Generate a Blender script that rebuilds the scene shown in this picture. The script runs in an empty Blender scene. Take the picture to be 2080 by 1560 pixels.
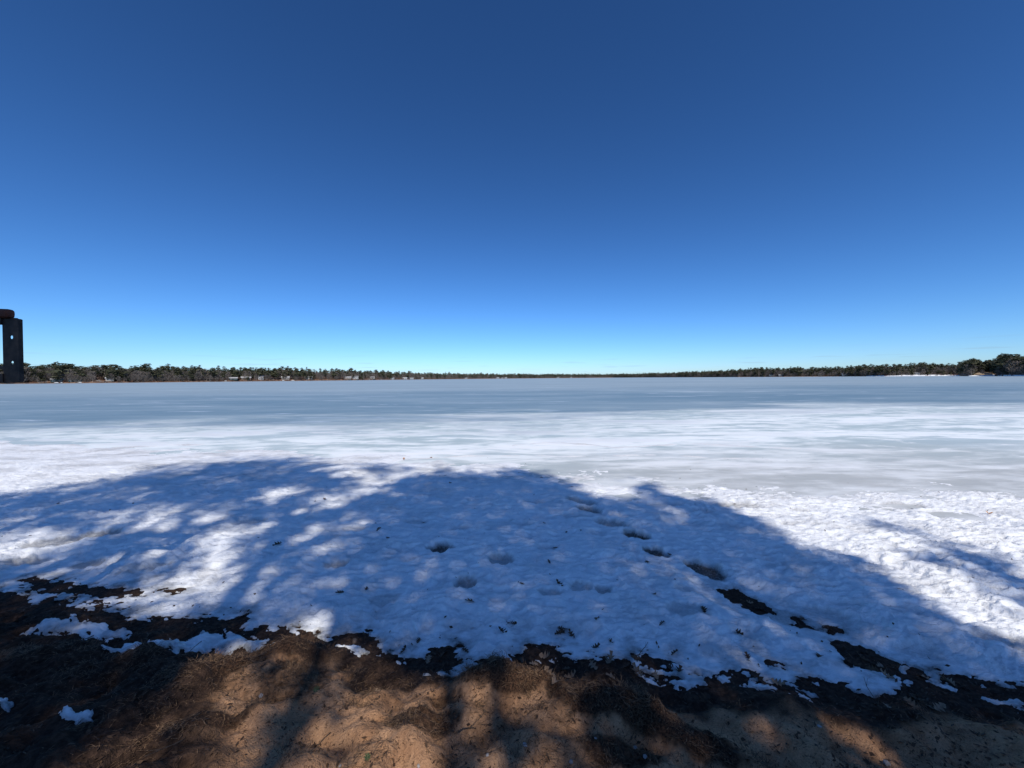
import bpy, bmesh, math, random
import numpy as np
from mathutils import Matrix, Vector

scene = bpy.context.scene
C = scene.collection
R = math.radians

# ------------------------------------------------------------------ camera
CAM_H, F_PX, CX, CY = 1.75, 781.0, 1040.0, 780.0
cam_d = bpy.data.cameras.new('camera')
cam_d.sensor_fit = 'HORIZONTAL'
cam_d.sensor_width = 36.0
cam_d.lens = F_PX / 2080.0 * 36.0
cam_d.clip_start = 0.05
cam_d.clip_end = 30000
cam = bpy.data.objects.new('camera', cam_d)
C.objects.link(cam)
CAM_R = (Matrix.Rotation(R(90 - 0.88), 3, 'X') @ Matrix.Rotation(R(-0.44), 3, 'Z'))
cam.matrix_world = Matrix.Translation((0, 0, CAM_H)) @ CAM_R.to_4x4()
scene.camera = cam

# ------------------------------------------------------------------ sky and sun
SUN_EL = R(50)
SUN_H = Vector((0.2, -1.0, 0)).normalized()
SUN = Vector((SUN_H.x * math.cos(SUN_EL), SUN_H.y * math.cos(SUN_EL), math.sin(SUN_EL)))
world = bpy.data.worlds.new('World')
scene.world = world
world.use_nodes = True
wn, wl = world.node_tree.nodes, world.node_tree.links
wn.clear()
sky = wn.new('ShaderNodeTexSky')
sky.sky_type = 'NISHITA'
sky.sun_disc = False
sky.sun_elevation = SUN_EL
sky.sun_rotation = math.atan2(SUN_H.x, SUN_H.y)
sky.altitude = 0
sky.air_density = 0.8
sky.dust_density = 0.3
sky.ozone_density = 10.0
hsv = wn.new('ShaderNodeHueSaturation')
hsv.inputs['Saturation'].default_value = 1.03
hsv.inputs['Hue'].default_value = 0.496
bg = wn.new('ShaderNodeBackground')
bg.inputs['Strength'].default_value = 0.086
wo = wn.new('ShaderNodeOutputWorld')
gam = wn.new('ShaderNodeGamma')
gam.inputs['Gamma'].default_value = 1.3
wl.new(sky.outputs[0], gam.inputs['Color'])
wl.new(gam.outputs[0], hsv.inputs['Color'])
# a few faint wisps of far cloud low over the horizon
wtc = wn.new('ShaderNodeTexCoord')
wmp = wn.new('ShaderNodeMapping')
wmp.inputs['Scale'].default_value = (9, 9, 190)
wno = wn.new('ShaderNodeTexNoise')
wno.inputs['Scale'].default_value = 1.0
wno.inputs['Detail'].default_value = 4
wl.new(wtc.outputs['Generated'], wmp.inputs['Vector'])
wl.new(wmp.outputs[0], wno.inputs['Vector'])
wr = wn.new('ShaderNodeMapRange')
wr.inputs['From Min'].default_value = 0.60
wr.inputs['From Max'].default_value = 0.70
wl.new(wno.outputs[0], wr.inputs['Value'])
wsep = wn.new('ShaderNodeSeparateXYZ')
wl.new(wtc.outputs['Generated'], wsep.inputs[0])
wz = wn.new('ShaderNodeMapRange')
wz.interpolation_type = 'SMOOTHSTEP'
wz.inputs['From Min'].default_value = 0.085
wz.inputs['From Max'].default_value = 0.02
wl.new(wsep.outputs[2], wz.inputs['Value'])
wmu = wn.new('ShaderNodeMath')
wmu.operation = 'MULTIPLY'
wl.new(wr.outputs[0], wmu.inputs[0])
wl.new(wz.outputs[0], wmu.inputs[1])
wm2 = wn.new('ShaderNodeMath')
wm2.operation = 'MULTIPLY'
wl.new(wmu.outputs[0], wm2.inputs[0])
wm2.inputs[1].default_value = 0.22
wmix = wn.new('ShaderNodeMix')
wmix.data_type = 'RGBA'
wl.new(wm2.outputs[0], wmix.inputs[0])
wl.new(hsv.outputs[0], wmix.inputs[6])
wmix.inputs[7].default_value = (3.2, 4.0, 5.0, 1)
wl.new(wmix.outputs[2], bg.inputs['Color'])
wl.new(bg.outputs[0], wo.inputs['Surface'])

sun_d = bpy.data.lights.new('sun', 'SUN')
sun_d.energy = 3.75
sun_d.angle = R(0.53)
sun_d.color = (1.0, 0.955, 0.88)
sun_o = bpy.data.objects.new('sun', sun_d)
sun_o.rotation_euler = SUN.to_track_quat('Z', 'Y').to_euler()
sun_o.location = (10, -40, 60)
C.objects.link(sun_o)

vs = scene.view_settings
vs.view_transform = 'Standard'
vs.look = 'None'
vs.exposure = 0.0
vs.gamma = 1.0
vs.use_curve_mapping = False
scene.cycles.max_bounces = 6
scene.cycles.diffuse_bounces = 3
scene.cycles.use_denoising = True

# ------------------------------------------------------------------ helpers
rng = np.random.default_rng(7)
random.seed(7)
CR = np.array(CAM_R)


def at(px, py, z=0.0):
    """point of the plane z seen at photo pixel px, py"""
    d = CAM_R @ Vector(((px - CX) / F_PX, -(py - CY) / F_PX, -1.0))
    t = (z - CAM_H) / d.z
    return Vector((d.x * t, d.y * t, z))


def at_depth(px, py, depth):
    d = CAM_R @ Vector(((px - CX) / F_PX, -(py - CY) / F_PX, -1.0))
    t = depth / d.y
    return Vector((d.x * t, depth, CAM_H + d.z * t))


def project(X, Y, Z):
    P = np.stack([X, Y, Z - CAM_H], -1) @ CR          # R^T p
    return CX + F_PX * P[..., 0] / -P[..., 2], CY - F_PX * P[..., 1] / -P[..., 2]


def sm(x, a, b):
    t = np.clip((x - a) / (b - a), 0, 1)
    return t * t * (3 - 2 * t)


def _hash(ix, iy, seed):
    h = (ix.astype(np.int64) * 374761393 + iy.astype(np.int64) * 668265263 + seed * 974711) & 0x7fffffff
    h = ((h ^ (h >> 13)) * 1274126177) & 0x7fffffff
    return ((h ^ (h >> 16)) & 0xffff) / 65535.0


def perlin(x, y, seed=0):
    ix, iy = np.floor(x), np.floor(y)
    fx, fy = x - ix, y - iy
    u, v = fx * fx * fx * (fx * (fx * 6 - 15) + 10), fy * fy * fy * (fy * (fy * 6 - 15) + 10)
    def g(dx, dy):
        a = _hash(ix + dx, iy + dy, seed) * 6.2831853
        return np.cos(a) * (fx - dx) + np.sin(a) * (fy - dy)
    n0 = g(0, 0) * (1 - u) + g(1, 0) * u
    n1 = g(0, 1) * (1 - u) + g(1, 1) * u
    return (n0 * (1 - v) + n1 * v) * 1.5


def fbm(x, y, octv=4, seed=0, gain=0.5):
    s, a = 0, 1.0
    for i in range(octv):
        s = s + a * perlin(x * 2 ** i, y * 2 ** i, seed + i * 17)
        a *= gain
    return s


def worley(x, y, seed=0):
    ix, iy = np.floor(x), np.floor(y)
    f1 = np.full(x.shape, 9.0)
    f2 = np.full(x.shape, 9.0)
    for dx in (-1, 0, 1):
        for dy in (-1, 0, 1):
            jx, jy = ix + dx, iy + dy
            px = jx + 0.1 + 0.8 * _hash(jx, jy, seed)
            py = jy + 0.1 + 0.8 * _hash(jx, jy, seed + 51)
            d = np.hypot(px - x, py - y)
            f2 = np.where(d < f1, f1, np.minimum(f2, d))
            f1 = np.minimum(f1, d)
    return f1, f2


def poly_sdf(X, Y, pts):
    """signed distance, positive inside"""
    d = np.full(X.shape, 1e9)
    inside = np.zeros(X.shape, bool)
    n = len(pts)
    for i in range(n):
        ax, ay = pts[i]
        bx, by = pts[(i + 1) % n]
        ex, ey = bx - ax, by - ay
        wx, wy = X - ax, Y - ay
        t = np.clip((wx * ex + wy * ey) / (ex * ex + ey * ey + 1e-12), 0, 1)
        d = np.minimum(d, np.hypot(wx - ex * t, wy - ey * t))
        if abs(ey) > 1e-12:
            c = ((ay > Y) != (by > Y)) & (X < (bx - ax) * (Y - ay) / (by - ay) + ax)
            inside ^= c
    return np.where(inside, d, -d)


def px_poly(pts, z=0.0):
    return [tuple(at(a, b, z).xy) for a, b in pts]


def link(o, parent=None):
    C.objects.link(o)
    if parent:
        o.parent = parent
    return o


def tag(o, label=None, cat=None, group=None, kind=None):
    if label: o['label'] = label
    if cat: o['category'] = cat
    if group: o['group'] = group
    if kind: o['kind'] = kind
    return o


def empty(name, loc, label, cat, group=None, rz=0.0):
    o = bpy.data.objects.new(name, None)
    o.empty_display_size = 0.1
    o.location = loc
    o.rotation_euler = (0, 0, rz)
    C.objects.link(o)
    return tag(o, label, cat, group)


def np_mesh(name, V, F, mats, smooth=False, mat_idx=None):
    """V (n,3), F (m,k) all faces with k corners"""
    V = np.asarray(V, np.float32)
    F = np.asarray(F, np.int32)
    me = bpy.data.meshes.new(name)
    me.vertices.add(len(V))
    me.vertices.foreach_set('co', V.ravel())
    k = F.shape[1]
    me.loops.add(F.size)
    me.loops.foreach_set('vertex_index', F.ravel())
    me.polygons.add(len(F))
    me.polygons.foreach_set('loop_start', np.arange(0, F.size, k, dtype=np.int32))
    me.polygons.foreach_set('loop_total', np.full(len(F), k, np.int32))
    if smooth:
        me.polygons.foreach_set('use_smooth', np.ones(len(F), bool))
    if mat_idx is not None:
        me.polygons.foreach_set('material_index', np.asarray(mat_idx, np.int32))
    for m in (mats if isinstance(mats, (list, tuple)) else [mats]):
        me.materials.append(m)
    me.update(calc_edges=True)
    me.validate()
    return me


def attr(me, name, vals):
    a = me.attributes.new(name, 'FLOAT', 'POINT')
    a.data.foreach_set('value', np.asarray(vals, np.float32).ravel())


def bm_obj(name, bm, mat, parent=None, smooth=False):
    me = bpy.data.meshes.new(name)
    bmesh.ops.recalc_face_normals(bm, faces=bm.faces[:])
    bm.to_mesh(me)
    bm.free()
    me.materials.append(mat)
    if smooth:
        for p in me.polygons: p.use_smooth = True
    return link(bpy.data.objects.new(name, me), parent)


def bm_box(bm, lo, hi, bevel=0.0, mat=None):
    r = bmesh.ops.create_cube(bm, size=1)
    for v in r['verts']:
        v.co = Vector([(lo[i] + hi[i]) / 2 + v.co[i] * (hi[i] - lo[i]) for i in range(3)])
        if mat: v.co = mat @ v.co
    if bevel:
        es = list({e for v in r['verts'] for e in v.link_edges})
        bmesh.ops.bevel(bm, geom=es, offset=bevel, segments=3, affect='EDGES', profile=0.6)


# ---- node materials
class Mat:
    def __init__(s, name, rough=0.8):
        s.m = bpy.data.materials.new(name)
        s.m.use_nodes = True
        s.nt = s.m.node_tree
        s.b = s.nt.nodes['Principled BSDF']
        s.b.inputs['Roughness'].default_value = rough
        s.b.inputs['Specular IOR Level'].default_value = 0.25

    def n(s, t, **kw):
        nd = s.nt.nodes.new(t)
        for k, v in kw.items():
            if k in nd.inputs.keys():
                s.set(nd.inputs[k], v)
            else:
                setattr(nd, k, v)
        return nd

    def set(s, sock, v):
        if hasattr(v, 'links') or isinstance(v, bpy.types.NodeSocket):
            s.nt.links.new(v, sock)
        elif isinstance(v, (tuple, list)) and len(v) == 3 and sock.type == 'RGBA':
            sock.default_value = (*v, 1)
        else:
            sock.default_value = v

    def pos(s):
        return s.n('ShaderNodeNewGeometry').outputs['Position']

    def mapped(s, scale, vec=None):
        mp = s.n('ShaderNodeMapping')
        s.set(mp.inputs['Vector'], vec if vec is not None else s.pos())
        mp.inputs['Scale'].default_value = scale
        return mp.outputs[0]

    def noise(s, vec, scale=1.0, detail=4.0, rough=0.55, dist=0.0):
        nd = s.n('ShaderNodeTexNoise')
        s.set(nd.inputs['Vector'], vec)
        nd.inputs['Scale'].default_value = scale
        nd.inputs['Detail'].default_value = detail
        nd.inputs['Roughness'].default_value = rough
        nd.inputs['Distortion'].default_value = dist
        return nd.outputs[0]

    def ramp(s, f, a, b, lo=0.0, hi=1.0):
        nd = s.n('ShaderNodeMapRange')
        nd.interpolation_type = 'SMOOTHSTEP'
        s.set(nd.inputs['Value'], f)
        nd.inputs['From Min'].default_value = a
        nd.inputs['From Max'].default_value = b
        nd.inputs['To Min'].default_value = lo
        nd.inputs['To Max'].default_value = hi
        return nd.outputs[0]

    def math(s, op, a, b=0.0):
        nd = s.n('ShaderNodeMath', operation=op)
        s.set(nd.inputs[0], a)
        s.set(nd.inputs[1], b)
        return nd.outputs[0]

    def mix(s, f, a, b):
        nd = s.n('ShaderNodeMix', data_type='RGBA')
        s.set(nd.inputs[0], f)
        s.set(nd.inputs[6], a)
        s.set(nd.inputs[7], b)
        return nd.outputs[2]

    def attr(s, name):
        return s.n('ShaderNodeAttribute', attribute_name=name).outputs['Fac']

    def rand(s):
        return s.n('ShaderNodeObjectInfo').outputs['Random']

    def color(s, c):
        s.set(s.b.inputs['Base Color'], c)
        return s

    def bump(s, h, strength, dist):
        nd = s.n('ShaderNodeBump')
        s.set(nd.inputs['Height'], h)
        nd.inputs['Strength'].default_value = strength
        nd.inputs['Distance'].default_value = dist
        s.nt.links.new(nd.outputs[0], s.b.inputs['Normal'])
        return s


def simple(name, c1, c2, scale=8.0, rough=0.8, by_object=0.0, spec=0.25):
    m = Mat(name, rough)
    tc = m.n('ShaderNodeTexCoord').outputs['Object']
    f = m.ramp(m.noise(tc, scale, 5), 0.35, 0.65)
    if by_object:
        f = m.math('ADD', m.math('MULTIPLY', f, 1 - by_object), m.math('MULTIPLY', m.rand(), by_object))
    m.color(m.mix(f, c1, c2))
    m.b.inputs['Specular IOR Level'].default_value = spec
    return m.m


# snow
m = Mat('snow', 0.7)
P = m.pos()
grain = m.noise(P, 160.0, 3)
mid = m.noise(P, 14.0, 5, 0.6)
base = m.mix(m.ramp(mid, 0.3, 0.7), (0.84, 0.845, 0.845), (0.92, 0.92, 0.915))
spk = m.ramp(m.noise(P, 75.0, 2, 0.5), 0.70, 0.76)
base = m.mix(m.math('MULTIPLY', spk, m.math('ADD', m.math('MULTIPLY', m.attr('dirt'), 0.9), 0.05)), base, (0.10, 0.075, 0.05))
dirt_shade_f = m.math('MULTIPLY', m.attr('dirt'), m.ramp(m.noise(P, 38.0, 4, 0.6), 0.2, 0.75, 0.62, 1.0))
base = m.mix(dirt_shade_f, base, (0.125, 0.115, 0.10))
base = m.mix(m.ramp(m.math('MULTIPLY', m.attr('dirt'), m.ramp(m.noise(P, 60.0, 4, 0.65), 0.3, 0.6, 0.8, 1.0)), 0.72, 1.05), base, (0.06, 0.05, 0.042))
m.color(base)
m.b.inputs['Specular IOR Level'].default_value = 0.3
m.bump(m.math('ADD', m.math('MULTIPLY', grain, 0.25), m.math('ADD', m.noise(P, 48.0, 4, 0.6), m.math('MULTIPLY', m.noise(m.mapped((16, 26, 16)), 1.0, 5, 0.65), 1.0))), 0.75, 0.018)
SNOW = m.m

# lake ice
m = Mat('lake_ice', 0.42)
P = m.pos()
sep = m.n('ShaderNodeSeparateXYZ')
m.set(sep.inputs[0], P)
X_, Y_ = sep.outputs[0], sep.outputs[1]
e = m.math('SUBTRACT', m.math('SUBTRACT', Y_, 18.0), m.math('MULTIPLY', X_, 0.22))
broad = m.noise(m.mapped((0.045, 0.12, 1)), 1.0, 5, 0.6, 0.3)
streak = m.noise(m.mapped((0.16, 0.75, 1)), 1.0, 8, 0.62, 0.5)
fine = m.noise(m.mapped((1.1, 2.6, 1)), 1.0, 7, 0.6, 0.3)
fs1 = m.noise(m.mapped((0.0016, 0.0075, 1)), 1.0, 6, 0.75, 0.2)
fs2 = m.noise(m.mapped((0.007, 0.028, 1)), 1.0, 6, 0.75, 0.2)
fs3 = m.noise(m.mapped((0.03, 0.11, 1)), 1.0, 7, 0.72, 0.2)
dist2 = m.math('ADD', e, m.math('MULTIPLY', m.math('SUBTRACT', broad, 0.5), 26.0))
dist3 = m.math('ADD', dist2, m.math('MULTIPLY', m.math('SUBTRACT', streak, 0.5), 22.0))
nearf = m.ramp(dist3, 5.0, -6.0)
whitef = m.math('ADD', m.math('MULTIPLY', streak, 0.62), m.math('MULTIPLY', fine, 0.38))
near_c = m.mix(m.ramp(whitef, 0.40, 0.56), (0.44, 0.525, 0.535), (0.85, 0.885, 0.87))
patch = m.noise(m.mapped((0.11, 0.32, 1)), 1.0, 6, 0.6, 0.4)
near_c = m.mix(m.ramp(patch, 0.55, 0.60, 0.0, 0.75), near_c, (0.42, 0.51, 0.54))
near_c = m.mix(m.ramp(patch, 0.44, 0.40, 0.0, 0.8), near_c, (0.82, 0.84, 0.835))
near_c = m.mix(m.ramp(streak, 0.56, 0.60), near_c, (0.90, 0.905, 0.895))
near_c = m.mix(m.ramp(fine, 0.60, 0.66, 0.0, 0.7), near_c, (0.86, 0.87, 0.86))
shore = m.ramp(m.math('ADD', Y_, m.math('MULTIPLY', m.math('SUBTRACT', broad, 0.5), 9.0)), 11.5, 6.5)
near_c = m.mix(m.math('MULTIPLY', shore, m.ramp(X_, -3.0, 4.0, 0.25, 0.9)), near_c,
               m.mix(m.ramp(whitef, 0.42, 0.62), (0.46, 0.465, 0.45), (0.76, 0.77, 0.76)))
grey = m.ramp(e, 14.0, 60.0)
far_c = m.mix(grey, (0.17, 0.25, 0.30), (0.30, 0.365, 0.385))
far_c = m.mix(m.ramp(fs3, 0.40, 0.66, 0.0, 0.55), far_c, (0.37, 0.445, 0.475))
far_c = m.mix(m.ramp(fs2, 0.50, 0.70, 0.0, 0.60), far_c, (0.44, 0.51, 0.535))
far_c = m.mix(m.ramp(fs1, 0.52, 0.68, 0.0, 0.55), far_c, (0.46, 0.525, 0.545))
far_c = m.mix(m.ramp(fs1, 0.46, 0.34, 0.0, 0.5), far_c, (0.19, 0.27, 0.32))
far_c = m.mix(m.ramp(fs3, 0.42, 0.30, 0.0, 0.5), far_c, (0.17, 0.25, 0.305))
far_c = m.mix(m.ramp(fs2, 0.61, 0.66, 0.0, 0.7), far_c, (0.68, 0.73, 0.76))
far_c = m.mix(m.ramp(fs3, 0.65, 0.69, 0.0, 0.6), far_c, (0.66, 0.71, 0.75))
far_c = m.mix(m.math('MULTIPLY', m.ramp(streak, 0.58, 0.70), m.ramp(e, 120.0, 0.0, 0.12, 0.8)), far_c, (0.62, 0.68, 0.74))
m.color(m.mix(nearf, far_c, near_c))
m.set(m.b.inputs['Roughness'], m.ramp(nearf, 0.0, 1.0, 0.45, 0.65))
m.b.inputs['Specular IOR Level'].default_value = 0.14
m.bump(m.math('ADD', m.math('MULTIPLY', streak, 1.2), m.math('MULTIPLY', fine, 0.5)), 0.6, 0.06)
ICE = m.m

# bank sand
m = Mat('sand', 0.95)
P = m.pos()
g1 = m.noise(P, 7.0, 6, 0.6)
g2 = m.noise(P, 120.0, 3, 0.6)
g3 = m.noise(P, 30.0, 5, 0.65)
sand = m.mix(m.ramp(g1, 0.3, 0.7), (0.39, 0.205, 0.105), (0.60, 0.345, 0.19))
sand = m.mix(m.ramp(g2, 0.35, 0.7), m.mix(0.35, sand, (0.16, 0.09, 0.05)), sand)
lit = m.math('ADD', m.attr('litter'), m.math('MULTIPLY', m.math('SUBTRACT', g3, 0.5), 0.9))
sand = m.mix(m.ramp(lit, 0.25, 0.85), sand, m.mix(m.ramp(g2, 0.35, 0.65), (0.018, 0.011, 0.008), (0.105, 0.055, 0.031)))
fleck = m.ramp(m.noise(P, 62.0, 4, 0.7, 0.8), 0.57, 0.63)
sand = m.mix(m.math('MULTIPLY', fleck, 0.75), sand, (0.05, 0.028, 0.018))
wet_and_shade = m.mix(m.ramp(g3, 0.35, 0.7), (0.028, 0.017, 0.012), (0.085, 0.050, 0.033))  # dark tone for damp soil and for the shade painted at the sides
sand = m.mix(m.ramp(m.math('ADD', m.attr('wet_and_shade'), m.math('MULTIPLY', m.math('SUBTRACT', g1, 0.5), 0.6)), 0.3, 0.8), sand, wet_and_shade)
m.color(sand)
m.b.inputs['Specular IOR Level'].default_value = 0.12
m.bump(m.math('ADD', m.math('MULTIPLY', g2, 0.5), g3), 0.9, 0.018)
SAND = m.m

DRY = simple('dry_grass', (0.035, 0.018, 0.010), (0.25, 0.15, 0.08), 60.0, 0.8)
LEAF_DARK = simple('dark_leaf', (0.035, 0.02, 0.012), (0.11, 0.06, 0.03), 30, 0.7, 0.4)
LEAF_TAN = simple('tan_leaf', (0.14, 0.085, 0.05), (0.33, 0.23, 0.15), 30, 0.7, 0.5)
LEAF_ORANGE = simple('orange_leaf', (0.42, 0.17, 0.05), (0.55, 0.27, 0.10), 30, 0.7)
TWIG = simple('twig_bark', (0.05, 0.035, 0.025), (0.14, 0.10, 0.07), 40, 0.9)
PEBBLE = simple('pebble', (0.25, 0.22, 0.20), (0.45, 0.40, 0.36), 20, 0.7, 0.5)
SPROUT = simple('sprout_green', (0.04, 0.075, 0.025), (0.07, 0.11, 0.04), 20, 0.7)
STEEL = simple('dark_steel', (0.008, 0.008, 0.010), (0.026, 0.022, 0.022), 22, 0.6)
RUSTWOOD = simple('red_brown_wood', (0.055, 0.018, 0.013), (0.12, 0.045, 0.03), 10, 0.7)
PINE = simple('pine_needles', (0.028, 0.036, 0.020), (0.11, 0.105, 0.058), 0.6, 0.9, 0.45)
BARE = simple('bare_twigs', (0.12, 0.098, 0.082), (0.25, 0.21, 0.18), 0.5, 0.95, 0.5)
BARK = simple('bark', (0.05, 0.04, 0.032), (0.13, 0.10, 0.08), 1.5, 0.95)
PALEBARK = simple('pale_bark', (0.25, 0.22, 0.19), (0.42, 0.38, 0.34), 1.5, 0.95)
RUSSET = simple('russet_brush', (0.10, 0.045, 0.030), (0.19, 0.095, 0.06), 0.8, 0.95, 0.5)
LAND = simple('shore_soil', (0.11, 0.062, 0.040), (0.25, 0.155, 0.105), 0.18, 0.95)
SHORESNOW = simple('shore_snow', (0.78, 0.80, 0.83), (0.88, 0.89, 0.90), 0.5, 0.8)
WHITE = simple('white_paint', (0.40, 0.39, 0.37), (0.54, 0.53, 0.51), 1.0, 0.5)
CREAM = simple('cream_siding', (0.42, 0.38, 0.32), (0.52, 0.48, 0.42), 1.0, 0.7)
BROWN = simple('brown_siding', (0.14, 0.085, 0.055), (0.22, 0.14, 0.09), 1.0, 0.7)
TEAL = simple('dark_green_siding', (0.03, 0.05, 0.05), (0.06, 0.085, 0.08), 1.0, 0.7)
ROOFG = simple('grey_shingles', (0.16, 0.155, 0.15), (0.26, 0.25, 0.245), 1.0, 0.85)
ROOFP = simple('pale_metal_roof', (0.34, 0.33, 0.32), (0.48, 0.47, 0.46), 1.0, 0.5)
GLASS = simple('window_glass', (0.02, 0.025, 0.03), (0.05, 0.06, 0.07), 1.0, 0.1, 0, 0.5)
TIMBER = simple('weathered_timber', (0.24, 0.20, 0.16), (0.36, 0.31, 0.26), 1.0, 0.85)
SANDBANK = simple('sand_bank', (0.34, 0.24, 0.15), (0.46, 0.35, 0.24), 0.3, 0.95)

# ------------------------------------------------------------------ ground, snow: shape of the near shore
EDGE_PX = [(-1500, 1130), (-700, 1150), (-200, 1180), (0, 1188), (60, 1208), (140, 1215), (215, 1225), (255, 1240), (300, 1255),
           (360, 1245), (430, 1250), (480, 1262), (560, 1272), (620, 1285), (668, 1295), (700, 1283), (740, 1278),
           (764, 1295), (776, 1322), (830, 1337), (890, 1325), (935, 1345), (985, 1340), (1010, 1325), (1040, 1335),
           (1080, 1312), (1170, 1325), (1240, 1330), (1310, 1352), (1400, 1370), (1440, 1378), (1500, 1364),
           (1560, 1388), (1640, 1375), (1720, 1387), (1800, 1404), (1850, 1366), (1930, 1380), (1990, 1373),
           (2080, 1387), (2300, 1420), (3000, 1440)]
_e = sorted([tuple(at(a, b, 0.0).xy) for a, b in EDGE_PX])
EX = np.array([p[0] for p in _e])
EY = np.array([p[1] for p in _e])
_gx = np.linspace(-12, 12, 1201)
_gy = np.interp(_gx, EX, EY)
_k = np.exp(-0.5 * (np.arange(-40, 41) / 16.0) ** 2)
_gs = np.convolve(np.pad(_gy, 40, 'edge'), _k / _k.sum(), 'valid')


def edge_y(X): return np.interp(X, EX, EY)
def edge_smooth(X): return np.interp(X, _gx, _gs)


ISLANDS = [px_poly(p, 0.02) for p in [
    [(45, 1270), (120, 1250), (200, 1257), (268, 1262), (264, 1287), (200, 1284), (100, 1277)],
    [(198, 1327), (262, 1300), (290, 1312), (360, 1290), (450, 1268), (548, 1288), (530, 1312), (430, 1308), (350, 1322), (280, 1336), (240, 1328)],
    [(690, 1300), (750, 1303), (745, 1317), (700, 1314)],
    [(862, 1355), (920, 1345), (962, 1328), (938, 1357), (890, 1364)],
    [(1295, 1358), (1360, 1364), (1425, 1374), (1410, 1384), (1330, 1372)],
    [(1505, 1376), (1572, 1385), (1567, 1398), (1518, 1397)],
    [(1594, 1387), (1652, 1394), (1642, 1404), (1600, 1400)],
    [(1995, 1400), (2070, 1408), (2085, 1424), (2018, 1414)],
    [(-20, 1456), (28, 1462), (20, 1482), (-20, 1484)],
    [(126, 1500), (150, 1511), (198, 1506), (182, 1521), (138, 1523)],
    [(1043, 1346), (1072, 1342), (1077, 1351), (1048, 1353)],
    [(540, 1305), (582, 1308), (575, 1316), (545, 1314)],
]]
BARE_PX = [
    ([(40, 1163), (110, 1167), (160, 1178), (290, 1188), (285, 1199), (220, 1206), (120, 1198), (60, 1188)], 0.5),
    ([(1460, 1185), (1500, 1186), (1545, 1210), (1572, 1230), (1528, 1225), (1480, 1199)], 1.0),
    ([(1693, 1288), (1750, 1300), (1812, 1330), (1835, 1362), (1770, 1350), (1730, 1336)], 1.0),
    ([(878, 1310), (932, 1300), (922, 1330), (868, 1336)], 0.9),
    ([(1076, 1298), (1124, 1303), (1104, 1332), (1040, 1330)], 0.9),
    ([(1612, 1238), (1645, 1258), (1620, 1254)], 0.8),
    ([(1678, 1256), (1708, 1262), (1690, 1270)], 0.8),
    ([(328, 1186), (386, 1180), (352, 1194)], 0.6),
    ([(425, 1262), (500, 1238), (498, 1258), (450, 1275)], 0.9),
    ([(682, 1282), (745, 1276), (760, 1300), (700, 1296)], 0.9),
    ([(1290, 1318), (1345, 1322), (1360, 1345), (1300, 1342)], 0.7),
    ([(1470, 1355), (1530, 1358), (1540, 1372), (1480, 1372)], 0.7),
    ([(1560, 1330), (1582, 1332), (1578, 1342), (1562, 1340)], 0.8),
    ([(1840, 1345), (1880, 1350), (1872, 1366), (1842, 1362)], 0.8),
    ([(1915, 1356), (1955, 1362), (1950, 1380), (1925, 1372)], 0.8),
    ([(550, 1275), (620, 1282), (640, 1300), (570, 1300)], 1.0),
]
BARES = [(px_poly(p, 0.0), w) for p, w in BARE_PX]

BUMPS = [  # photo x, y, half width px, half depth px, height m, litter, angle
    (600, 1310, 90, 26, 0.10, 0.85, 0), (440, 1362, 110, 42, 0.11, 0.9, -25), (330, 1440, 130, 40, 0.04, 0.8, -35),
    (380, 1500, 150, 26, 0.01, 0.75, -30), (600, 1370, 70, 60, 0.02, 0.65, 10), (740, 1390, 120, 30, 0.02, 0.40, 0),
    (860, 1450, 90, 40, 0.02, 0.75, 0), (1040, 1372, 120, 32, 0.12, 0.95, 5), (1230, 1430, 150, 38, 0.10, 0.95, 22),
    (1390, 1490, 120, 40, 0.04, 0.9, 30), (1250, 1520, 110, 30, 0.01, 0.75, 15), (1760, 1440, 230, 45, 0.06, 0.05, 15),
    (1000, 1450, 70, 60, 0.0, 0.45, 0), (720, 1530, 90, 40, 0.0, 0.35, 0), (900, 1395, 50, 16, -0.03, 0.6, 0),
    (1130, 1530, 160, 30, 0.0, 0.4, 0), (250, 1340, 120, 40, 0.03, 0.7, 0), (100, 1310, 120, 30, 0.04, 0.8, 0),
]
_B = []
for (a, b, w, h, z, l, ang) in BUMPS:
    c = at(a, b, 0.1)
    wx = (at(a + w, b, 0.1) - c).length
    wy = abs(at(a, b - h, 0.1).y - at(a, b + h, 0.1).y) / 2
    _B.append((c.x, c.y, wx, wy, z, l, R(-ang)))


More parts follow.
